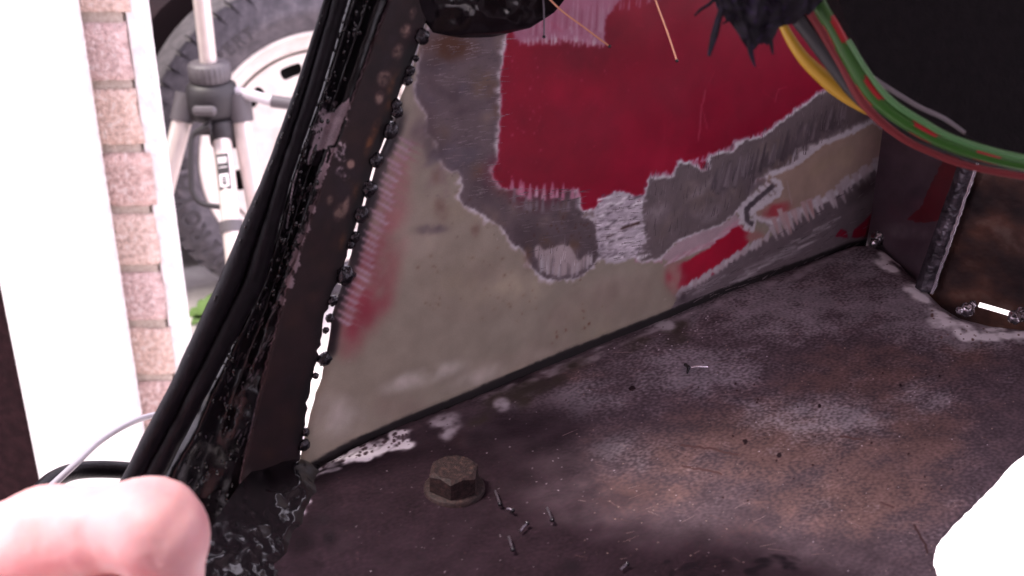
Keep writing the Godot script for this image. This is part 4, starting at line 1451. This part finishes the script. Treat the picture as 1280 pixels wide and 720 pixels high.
func build_small() -> void:
	# loose strands in front of the red paint
	var sm := mat(C(206, 150, 120), 0.3, 0.8)
	var ss := [[[640, -60, 690, 2, 730, 34, 762, 58], "longest copper coloured wire strand slanting across the red paint", sm], [[800, -60, 820, 2, 834, 40, 846, 76], "copper coloured wire strand hanging steeply at the right of the red paint", sm], [[668, -60, 678, -6, 680, 20, 680, 46], "short dark wire strand hanging straight beside the black sealer", mat(C(90, 84, 92), 0.35, 0.7)]]
	for q in ss:
		var pts := px_path(q[0], 0.435)
		var t := thing("wire_strand", q[1], "wire strand", pts[0], "strands hanging before the panel")
		part("strand", tube(smooth_path(pts, 6), 0.00032, 6), q[2], t)
		part("tip", lump(pts[-1], Vector3.ONE * 0.00062, 3, 0.2, Basis(), 10, 6), M.weld, t)
	# clippings of wire on the shelf
	var wm := mottled([[0.3, C(70, 62, 72)], [0.8, C(170, 160, 172)]], 80, 0.3, 0.8, 0.0, 0.03, 121)
	var cl := [[619, 614, 625, 630, "wire clipping just right of the rusty bolt"], [684, 635, 690, 650, "wire clipping lying farthest right of the bolt"], [650, 664, 659, 654, "short wire clipping lying crosswise below the bolt"], [636, 671, 641, 687, "wire clipping nearest the lower edge of the shelf"], [634, 636, 641, 638, "smallest dark wire crumb beside the bolt washer"], [776, 712, 784, 705, "bright wire clipping among the tar marks"]]
	for q in cl:
		var a := on(shelf, q[0], q[1], 0.0016)
		var b := on(shelf, q[2], q[3], 0.0020)
		var t := thing("wire_clipping", q[4], "wire clipping", a, "wire clippings lying on the rusty shelf")
		part("shaft", tube([a, a.lerp(b, 0.5) + Vector3(0, 0.0003, 0), b], [0.0005, 0.00045, 0.0004], 8), wm, t)
		part("melted_tip", lump(b, Vector3.ONE * 0.00085, 5, 0.3, Basis(), 10, 6), M.weld, t)
	var tk := thing("bent_tack", "bright bent tack with a cross head in the middle of the rusty shelf", "tack", on(shelf, 870, 460))
	var p0 := on(shelf, 862, 460, 0.0016)
	part("shaft", tube([p0, on(shelf, 872, 458, 0.003), on(shelf, 884, 459, 0.0016)], 0.0006, 8), mat(C(214, 206, 216), 0.25, 0.8), tk)
	part("head", tube([on(shelf, 857, 456, 0.002), on(shelf, 861, 459, 0.0034), on(shelf, 859, 467, 0.0016)], [0.0009, 0.0009, 0.0004], 8), M.weld, tk)
	# cable and hose by the door sill
	var cm := mat(C(150, 146, 154), 0.4)
	var c := thing("grey_cable", "thin grey cable looping from the door pillar down behind the hand", "cable", at(120, 560, 0.5))
	part("cable", tube(smooth_path([at(240, 512, 0.54), at(192, 519, 0.52), at(160, 530, 0.5), at(124, 552, 0.48), at(94, 580, 0.46), at(66, 606, 0.45), at(44, 626, 0.44), at(30, 650, 0.44), at(20, 720, 0.43)], 8), 0.0013, 10), cm, c)
	var h := thing("black_hose", "black rubber hose bending down in front of the white post", "hose", at(100, 590, 0.5))
	part("hose", tube(smooth_path([at(260, 604, 0.5), at(190, 592, 0.5), at(140, 587, 0.49), at(100, 588, 0.48), at(74, 596, 0.47), at(54, 610, 0.46), at(40, 628, 0.45), at(30, 660, 0.44), at(28, 740, 0.43)], 8), 0.0034, 14), M.rubber, h)

# ---------------------------------------------------------------- hand
func build_hand() -> void:
	var p := thing("person", "bare hand with a bent finger at the foot of the black pillar", "person", at(120, 680, 0.34))
	var j := func(x: float, y: float, d: float) -> Vector3: return at(x, y, d)
	var mm := 0.001
	var groups := []
	# index finger: knuckle at the right, then folded down and back
	groups.append([[j.call(-90, 715, 0.335), j.call(60, 668, 0.322), 0.0125 , 0.0118], [j.call(60, 668, 0.322), j.call(190, 656, 0.312), 0.0118, 0.0112], [j.call(190, 656, 0.312), j.call(200, 668, 0.309), 0.0113, 0.0108], [j.call(200, 668, 0.309), j.call(203, 672, 0.309), 0.0106, 0.0104]])
	groups.append([[j.call(207, 676, 0.3105), j.call(208, 790, 0.316), 0.0098, 0.0094], [j.call(208, 790, 0.312), j.call(130, 860, 0.322), 0.0092, 0.0078]])
	# middle, ring, little behind and below it
	groups.append([[j.call(-100, 740, 0.355), j.call(190, 700, 0.338), 0.012, 0.0112], [j.call(190, 700, 0.338), j.call(206, 820, 0.335), 0.0102, 0.0094], [j.call(206, 820, 0.335), j.call(110, 880, 0.335), 0.0092, 0.0078]])
	groups.append([[j.call(-110, 780, 0.372), j.call(170, 745, 0.36), 0.0115, 0.0106], [j.call(170, 745, 0.36), j.call(180, 860, 0.355), 0.0098, 0.009], [j.call(180, 860, 0.355), j.call(90, 910, 0.35), 0.0088, 0.0075]])
	groups.append([[j.call(-110, 820, 0.388), j.call(140, 800, 0.378), 0.0105, 0.0094], [j.call(140, 800, 0.378), j.call(150, 890, 0.372), 0.0086, 0.008], [j.call(150, 890, 0.372), j.call(70, 930, 0.366), 0.0078, 0.0068]])
	# thumb folded across the front
	groups.append([[j.call(-180, 900, 0.33), j.call(-40, 830, 0.305), 0.015, 0.0125], [j.call(-40, 830, 0.305), j.call(70, 790, 0.296), 0.0118, 0.0108], [j.call(70, 790, 0.296), j.call(160, 800, 0.295), 0.0106, 0.0085]])
	# palm and forearm
	groups.append([[j.call(-90, 725, 0.34), j.call(-260, 880, 0.34), 0.0135, 0.02], [j.call(-100, 750, 0.355), j.call(-260, 900, 0.35), 0.013, 0.02], [j.call(-110, 785, 0.37), j.call(-260, 930, 0.36), 0.0125, 0.02], [j.call(-110, 820, 0.388), j.call(-260, 960, 0.37), 0.0115, 0.019], [j.call(-260, 910, 0.352), j.call(-420, 1060, 0.34), 0.024, 0.026]])
	var sk := mat(Color.WHITE, 0.5)
	sk.albedo_texture = noise_tex(0.01, [[0.15, C(206, 152, 154)], [0.5, C(212, 162, 163)], [0.85, C(218, 172, 171)]], 131)
	sk.subsurf_scatter_enabled = true
	sk.subsurf_scatter_strength = 0.25
	sk.heightmap_enabled = true
	sk.heightmap_texture = grey_tex(0.03, 0, 1, 133, 512, FastNoiseLite.TYPE_CELLULAR, 2)
	sk.heightmap_scale = 0.012
	tri(sk, 14)
	part("hand", surface_nets(groups, 0.0019, [[j.call(230, 636, 0.305), j.call(184, 730, 0.305), 0.0009, 0.0013], [j.call(166, 606, 0.305), j.call(176, 640, 0.305), 0.0004, 0.0010], [j.call(184, 602, 0.305), j.call(191, 638, 0.305), 0.0005, 0.0010], [j.call(202, 604, 0.305), j.call(208, 632, 0.305), 0.0004, 0.0010], [j.call(100, 632, 0.305), j.call(114, 722, 0.305), 0.0007, 0.0016], [j.call(40, 640, 0.305), j.call(46, 690, 0.305), 0.0004, 0.0014]]), sk, p)

# ---------------------------------------------------------------- outside
func build_outside() -> void:
	# ground
	var gm := mottled([[0.15, C(196, 188, 188)], [0.5, C(214, 206, 204)], [0.85, C(226, 220, 216)]], 1.5, 0.85, 0.0, 0.1, 0.02, 141)
	var rows := []
	for j in 61:
		var r := []
		for i in 61:
			var p := Vector3((i - 30) * absf(i - 30) * 0.022, 0, (j - 30) * absf(j - 30) * 0.022 - 1.0)
			p.y = 0.004 * noise.get_noise_2d(p.x * 60, p.z * 60) - 0.004
			r.append(p)
		rows.append(r)
	var g := part("ground", grid(rows), gm, self)
	g.set_meta("kind", "structure")
	g.set_meta("label", "pale sunlit concrete ground outside the car")
	build_pier()
	build_parked_car()
	build_tripod()
	# small weed by the tyre
	var wp := on_ground(258, 398)
	var weed := thing("weed_plant", "small bright green weed growing by the tyre", "weed", wp)
	var wm := mat(C(112, 142, 78), 0.7)
	wm.backlight = Color(0.2, 0.3, 0.08)
	for k in 14:
		var a := k * 2.4
		var l := rnd(0.03, 0.06)
		var d := Vector3(cos(a), rnd(0.5, 1.4), sin(a)).normalized()
		var s := d.cross(Vector3.UP).normalized()
		var rws := []
		for j in 6:
			var t := j / 5.0
			var c := wp + d * (l * t) + Vector3(0, -0.018 * t * t, 0) + Vector3(0, 0.004, 0)
			var w := 0.011 * sin(PI * clampf(t * 0.9 + 0.08, 0, 1))
			rws.append([c - s * w, c + Vector3(0, -0.002, 0), c + s * w])
		part("leaf", grid(rws), wm, weed)

func build_pier() -> void:
	var z := -1.33
	var pier := thing("brick_pier", "weathered pink brick pier between a white post and a white jamb", "brick pier", Vector3(-0.5, 0, z))
	var bm := []
	for k in 4:
		var base: Color = [C(218, 184, 176), C(228, 198, 186), C(216, 184, 180), C(226, 194, 180)][k]
		bm.append(mottled([[0.2, base.darkened(0.16)], [0.45, base], [0.6, base.lightened(0.15)], [0.8, base.lightened(0.45)]], 7, 0.9, 0.0, 0.5, 0.03, 150 + k))  # blown-out light painted in as the palest spots
	var mort := mottled([[0.2, C(216, 196, 182)], [0.8, C(232, 218, 206)]], 12, 0.95, 0.0, 0.4, 0.03, 160)
	part("mortar", box(Vector3(0.186, 1.6, 0.075), Transform3D(Basis(), Vector3(-0.517, 0.8, z - 0.0445))), mort, pier)
	var top := hit(Vector3(0, 0, z), Vector3.BACK, 140, 16).y
	var k := 0
	var y := top + 0.075 * 5
	while y > 0.07:
		# one uneven brick
		part("brick", rough_box(Vector3(-0.517 + rnd(-0.004, 0.004), y + 0.032, z - 0.04), Vector3(0.2, 0.065, 0.08), k), bm[k % 4], pier)
		k += 1
		y -= 0.0752
	var wm := mottled([[0.2, C(206, 202, 200)], [0.8, C(228, 226, 224)]], 5, 0.6, 0.0, 0.05, 0.02, 170)
	var jamb := thing("white_jamb", "narrow white painted jamb along the brick pier's edge", "door jamb", Vector3(-0.409, 0, z))
	part("board", box(Vector3(0.024, 1.7, 0.014), Transform3D(Basis(), Vector3(-0.4090, 0.85, z - 0.016)), 0.002), wm, jamb)
	var post := thing("white_post", "broad white painted door post left of the bricks", "post", Vector3(-0.53, 0, z + 0.03))
	part("board", box(Vector3(0.116, 1.9, 0.07), Transform3D(Basis(), Vector3(-0.522, 0.95, z + 0.037)), 0.003), wm, post)
	var door := thing("brown_door", "dark brown timber door at the edge of the white post", "door", Vector3(-0.8, 0, z))
	var dm := mottled([[0.2, C(26, 13, 16)], [0.8, C(38, 21, 24)]], 6, 0.8, 0.0, 0.05, 0.02, 180)
	dm.metallic_specular = 0.2
	for i in 5:
		part("plank", box(Vector3(0.108, 1.9, 0.03), Transform3D(Basis(), Vector3(-0.637 - i * 0.11, 0.96, z + 0.02 + 0.001 * (i % 2))), 0.003), dm, door)
func rough_box(c: Vector3, size: Vector3, s: int) -> ArrayMesh:
	# a brick: front and side faces on a fine net with worn, uneven arrises
	var h := size / 2
	var st := SurfaceTool.new()
	st.begin(Mesh.PRIMITIVE_TRIANGLES)
	var nx := 16
	var ny := 8
	var rows := []
	for j in ny + 1:
		var r := []
		for i in nx + 3:
			var fy := lerpf(-1, 1, j / float(ny))
			var fx := lerpf(-1, 1, minf(i, nx) / float(nx))
			var p := Vector3(fx * h.x, fy * h.y, h.z)
			if i > nx:
				p.z = h.z - (i - nx) * 0.035
			var e := maxf(absf(fy), 0.0)
			var worn := smoothstep(0.7, 1.0, absf(fy)) * 0.004 + (0.004 if i == nx or i == 0 else 0.0)
			var nz := noise.get_noise_3dv((p + c) * 900 + Vector3(s * 50, 0, 0))
			p.z -= worn + 0.0025 * absf(nz) if i <= nx else 0.0
			p.x += (0.004 * nz if i >= nx else 0.0)
			p.y -= fy * 0.003 * absf(noise.get_noise_3dv((p + c) * 700)) * smoothstep(0.8, 1.0, absf(fy)) 
			r.append(c + p)
		rows.append(r)
	var edge_t := []
	var edge_b := []
	for i in nx + 3:
		var a: Vector3 = rows[ny][i]
		var b: Vector3 = rows[0][i]
		edge_t.append(Vector3(a.x, a.y, c.z - h.z))
		edge_b.append(Vector3(b.x, b.y, c.z - h.z))
	rows.append(edge_t)
	rows.insert(0, edge_b)
	return grid(rows, [], true)

func build_parked_car() -> void:
	var d := 2.063
	var c := at(402, 190, d)
	c.y = 0.28
	var yaw := deg_to_rad(25.0)
	var bs := Basis(Vector3.UP, yaw)
	var T := Transform3D(bs, c)
	var pc := thing("parked_car", "parked dark car seen only by its dusty tyre and pale steel wheel behind the tripod", "car", Vector3(c.x, 0, c.z))
	var wheel := Node3D.new()
	wheel.name = "wheel"
	pc.add_child(wheel)
	var rub := mottled([[0.2, C(66, 62, 67)], [0.5, C(82, 77, 83)], [0.8, C(102, 96, 101)]], 5, 0.8, 0.0, 0.03, 0.02, 190)
	var R := 0.28
	# tyre: sidewall bulge, shoulder, tread
	var prof := []
	for q in [[0.200, -0.012], [0.204, 0.004], [0.212, 0.012], [0.232, 0.016], [0.2335, 0.0172], [0.246, 0.0165], [0.247, 0.0152], [0.258, 0.008], [0.266, -0.004], [0.271, -0.018], [0.273, -0.03], [0.273, -0.14], [0.266, -0.165], [0.24, -0.182], [0.2, -0.165]]:
		prof.append(Vector2(q[0], q[1]))
	part("tyre", lathe(prof, T, 96), rub, wheel)
	var bl := SurfaceTool.new()
	var nb := 64
	for k in nb:
		var a := TAU * k / nb
		var bt := T * Transform3D(Basis(Vector3.BACK, a), Vector3.ZERO)
		# shoulder block: a wedge that wraps the shoulder
		var st := SurfaceTool.new()
		st.begin(Mesh.PRIMITIVE_TRIANGLES)
		st.set_smooth_group(-1)
		var w := 0.0105
		var sec := [Vector2(0.259, 0.006), Vector2(0.270, -0.008), Vector2(0.277, -0.022), Vector2(0.279, -0.036), Vector2(0.279, -0.07), Vector2(0.268, -0.07)]
		var L := []
		var Rr := []
		for s in sec.size():
			var sk := 0.008 * s / 5.0
			L.append(bt * Vector3(sec[s].x, -w + sk, sec[s].y))
			Rr.append(bt * Vector3(sec[s].x, w + sk, sec[s].y))
		var cc := bt * Vector3(0.262, 0, -0.03)
		for s in sec.size() - 1:
			face(st, [L[s], L[s + 1], Rr[s + 1], Rr[s]], cc)
		face(st, L, cc)
		face(st, Rr, cc)
		st.generate_normals()
		part("tread_block", st.commit(), rub, wheel)
	# steel rim
	var rm := mottled([[0.2, C(206, 196, 190)], [0.8, C(228, 220, 214)]], 6, 0.4, 0.1, 0.0, 0.01, 200)
	var rp := []
	for q in [[0.2035, -0.006], [0.207, 0.002], [0.2045, 0.008], [0.198, 0.006], [0.1945, -0.002], [0.190, -0.008], [0.178, -0.010], [0.171, -0.016], [0.166, -0.030], [0.160, -0.034]]:
		rp.append(Vector2(q[0], q[1]))
	part("rim", lathe(rp, T, 96), rm, wheel)
	# disc with slots: sectors that meet in the slots
	var ns := 12
	for k in ns:
		var a0 := TAU * (k + 0.48) / ns
		var a1 := TAU * (k + 1.48) / ns
		var poly := PackedVector2Array()
		var add := func(r: float, a: float) -> void: poly.append(Vector2(cos(a) * r, sin(a) * r))
		var slot := [[0.151, 0.0], [0.151, 0.10], [0.147, 0.125], [0.141, 0.132], [0.135, 0.125], [0.131, 0.10], [0.131, 0.0]]
		for i in 7:
			add.call(0.164, lerpf(a0, a1, i / 6.0))
		for s in slot:
			add.call(s[0], a1 - s[1])
		for i in 4:
			add.call(0.05, lerpf(a1, a0, i / 3.0))
		for s in range(6, -1, -1):
			add.call(slot[s][0], a0 + slot[s][1])
		part("disc_segment", prism(poly, T * Transform3D(Basis(), Vector3(0, 0, -0.020)), 0.004, 0.0), rm, wheel)
	part("hub", lathe([Vector2(0.052, -0.022), Vector2(0.05, 0.0), Vector2(0.042, 0.012), Vector2(0.03, 0.016), Vector2(0.0, 0.018)], T, 40), rm, wheel)
	part("drum", lathe([Vector2(0.15, -0.16), Vector2(0.15, -0.06), Vector2(0.14, -0.05), Vector2(0.0, -0.05)], T, 40), mat(C(22, 18, 20), 0.8), wheel)
	# raised lettering on the sidewall
	var fnt := SystemFont.new()
	fnt.font_names = PackedStringArray(["Droid Sans"])
	fnt.font_weight = 700
	var lm := mat(C(64, 60, 64), 0.8)
	for word in [["THE RAIN EXPERT", 180.0, 7.3, 0.0225], ["UNIROYAL", 228.5, 7.6, 0.034]]:
		var text: String = word[0]
		for i in text.length():
			if text[i] == " ":
				continue
			var tm := TextMesh.new()
			tm.text = text[i]
			tm.font = fnt
			tm.font_size = 32
			tm.pixel_size = word[3] / 24.0
			tm.depth = 0.0016
			tm.curve_step = 1.0
			var ang := deg_to_rad(word[1] - i * word[2] * (0.62 if word[0].length() > 9 else 1.0))
			var rr := 0.2395
			var tf := T * Transform3D(Basis(Vector3.BACK, ang - PI / 2), Vector3(cos(ang) * rr, sin(ang) * rr, 0.0168))
			var o := part("sidewall_letter", tm, lm, wheel)
			o.transform = pc.transform.affine_inverse() * tf
	# body above and behind the wheel
	var pm := mottled([[0.2, C(34, 20, 24)], [0.8, C(48, 30, 34)]], 4, 0.4, 0.0, 0.0, 0.01, 210)
	var arch := PackedVector2Array()
	arch.append(Vector2(-1.4, -0.08))
	for i in 25:
		var a := lerpf(PI + 0.2, -0.2, i / 24.0)
		arch.append(Vector2(cos(a) * 0.345, sin(a) * 0.345))
	arch.append(Vector2(2.2, -0.08))
	arch.append(Vector2(2.2, 0.6))
	arch.append(Vector2(-1.4, 0.6))
	part("wing_panel", prism(arch, T * Transform3D(Basis(), Vector3(0, 0, -0.02)), 0.03, 0.004), pm, pc)
	part("underbody", box(Vector3(3.5, 0.80, 1.3), T * Transform3D(Basis(), Vector3(0.4, 0.19, -0.9)), 0.02), mat(C(44, 28, 32), 0.9), pc)  # dark box set low to stand for the shadow under the car

func build_tripod() -> void:
	var top := at(265, 118, 1.69)
	var tri_ := thing("tripod", "pale metal camera tripod with grey plastic head in front of the wheel", "tripod", Vector3(top.x, 0, top.z))
	var al := mottled([[0.2, C(216, 202, 198)], [0.8, C(228, 216, 210)]], 6, 0.35, 0.35, 0.0, 0.01, 220)
	var gr := mat(C(84, 79, 83), 0.5)
	var dk := mat(C(42, 38, 42), 0.55)
	var up := Basis(Vector3.RIGHT, -PI / 2)
	var T := func(p: Vector3) -> Transform3D: return Transform3D(up, p)
	part("column", tube([top + Vector3(0, 0.0, 0), top + Vector3(0, 0.5, 0)], 0.0115, 20), al, tri_)
	# ridged collar
	var rows := []
	for q in [[0.0, 0.046], [0.02, 0.046], [0.024, 0.045], [0.0275, 0.042], [0.0275, 0.022], [0.025, 0.019], [0.0, 0.019]]:
		var r := []
		for i in 97:
			var a := TAU * i / 96.0
			var rr: float = q[0] * (1.0 + (0.035 if i % 4 < 2 and q[0] > 0.026 else 0.0))
			r.append(top + Vector3(cos(a) * rr, q[1], -sin(a) * rr))
		rows.append(r)
	part("collar", grid(rows), gr, tri_)
	# head block: lathe-like tapered body
	part("head_block", lathe([Vector2(0, 0.02), Vector2(0.024, 0.02), Vector2(0.033, 0.014), Vector2(0.036, 0.0), Vector2(0.035, -0.022), Vector2(0.030, -0.032), Vector2(0, -0.032)], T.call(top), 28), dk, tri_)
	part("socket", lathe([Vector2(0, -0.03), Vector2(0.0165, -0.03), Vector2(0.0165, -0.062), Vector2(0.015, -0.066), Vector2(0, -0.066)], T.call(top + Vector3(0.012, 0, 0.02)), 24), dk, tri_)
	# front lever
	part("lever", box(Vector3(0.032, 0.013, 0.012), Transform3D(Basis(Vector3.RIGHT, 0.3), top + Vector3(-0.002, -0.010, 0.042)), 0.005), gr, tri_)
	# crank to the right
	part("crank", tube([top + Vector3(0.03, 0.004, 0.0), top + Vector3(0.055, 0.002, 0.01), top + Vector3(0.085, -0.006, 0.012)], 0.0075, 12), mat(C(196, 190, 196), 0.45), tri_)
	part("crank_grip", tube([top + Vector3(0.083, -0.006, 0.012), top + Vector3(0.118, -0.010, 0.014)], 0.0085, 12), gr, tri_)
	# legs
	var feet := [on_ground(122, 575), on_ground(330, 655), on_ground(372, 548)]
	var heads := [top + Vector3(-0.033, -0.004, 0.0), top + Vector3(0.012, -0.05, 0.02), top + Vector3(0.034, -0.004, 0.0)]
	for k in 3:
		var h: Vector3 = heads[k]
		var f: Vector3 = feet[k] + Vector3(0, 0.012, 0)
		var dir := (f - h).normalized()
		var leg := part("leg", tube([h, h.lerp(f, 0.55)], 0.0135 if k != 1 else 0.0130, 20), al, tri_)
		part("lower_leg", tube([h.lerp(f, 0.54), f], 0.0105, 16), al, leg)
		part("clamp", tube([h.lerp(f, 0.53), h.lerp(f, 0.59)], 0.0165, 18), dk, leg)
		part("rubber_foot", tube([f - dir * 0.02, f], [0.014, 0.012], 14), dk, leg)
		if k != 1:
			part("shoulder", tube([h - dir * 0.004, h + dir * 0.034], [0.0185, 0.0168], 18), gr, leg)
	# spreader bracket from the left leg to a ring on the front leg
	var h1: Vector3 = heads[1]
	var f1: Vector3 = feet[1]
	var ringp := hit(h1, Vector3.BACK, 290, 258)
	var kk := clampf((ringp.y - h1.y) / (f1.y - h1.y), 0, 1)
	ringp = h1.lerp(f1, kk)
	var dir1 := (f1 - h1).normalized()
	part("ring", tube([ringp - dir1 * 0.008, ringp + dir1 * 0.008], 0.0160, 22), gr, tri_)
	var dd := (ringp - EYE).dot(fwd)
	var bp := [at(263, 158, dd - 0.01), at(243, 168, dd), at(239, 185, dd), at(239, 225, dd), at(242, 243, dd), at(252, 254, dd), at(270, 258, dd), at(287, 259, dd)]
	part("bracket", tube(smooth_path(bp, 6), 0.0038, 10), dk, tri_)
	var w0 := at(240, 166, dd)
	# gusset
	var gp := PackedVector2Array([Vector2(0, 0), Vector2(0.026, 0.017), Vector2(0.026, -0.004), Vector2(0, -0.004)])
	part("gusset", prism(gp, Transform3D(Basis(), w0), 0.008, 0.001), dk, tri_)
	# label plate on the front leg
	var lab := h1.lerp(f1, 0.0)
	var up1 := -dir1
	var rt := Vector3.RIGHT - up1 * up1.x
	rt = rt.normalized()
	var ft := rt.cross(up1)
	var mid := h1.lerp(f1, clampf((hit(h1, Vector3.BACK, 277, 207).y - h1.y) / (f1.y - h1.y), 0, 1))
	var lb := Basis(rt, up1, ft)
	var bk := mat(C(38, 34, 38), 0.5)
	var wh := mat(C(226, 220, 222), 0.5)
	var o := mid + ft * 0.0128
	part("label_plate", box(Vector3(0.0165, 0.05, 0.0022), Transform3D(lb, o), 0.0006), bk, tri_)
	for k in 4:
		part("label_bar", box(Vector3(0.0022, 0.009, 0.0008), Transform3D(lb, o + rt * (-0.0048 + k * 0.0032) + up1 * 0.016 + ft * 0.0013)), wh, tri_)
	part("label_stripe", box(Vector3(0.0115, 0.0012, 0.0008), Transform3D(lb, o + up1 * 0.006 + ft * 0.0013)), wh, tri_)
	part("label_square", box(Vector3(0.0125, 0.018, 0.0008), Transform3D(lb, o - up1 * 0.0125 + ft * 0.0013)), wh, tri_)
	for k in 3:
		part("label_dash", box(Vector3(0.0062, 0.0014, 0.0008), Transform3D(lb, o - up1 * (0.008 + k * 0.0026) + ft * 0.0017)), bk, tri_)
	var arrow := PackedVector2Array([Vector2(-0.0042, 0.0), Vector2(0.0042, 0.0), Vector2(0.0, -0.0048)])
	part("label_arrow", prism(arrow, Transform3D(lb, o - up1 * 0.0152 + ft * 0.0021), 0.0008), bk, tri_)
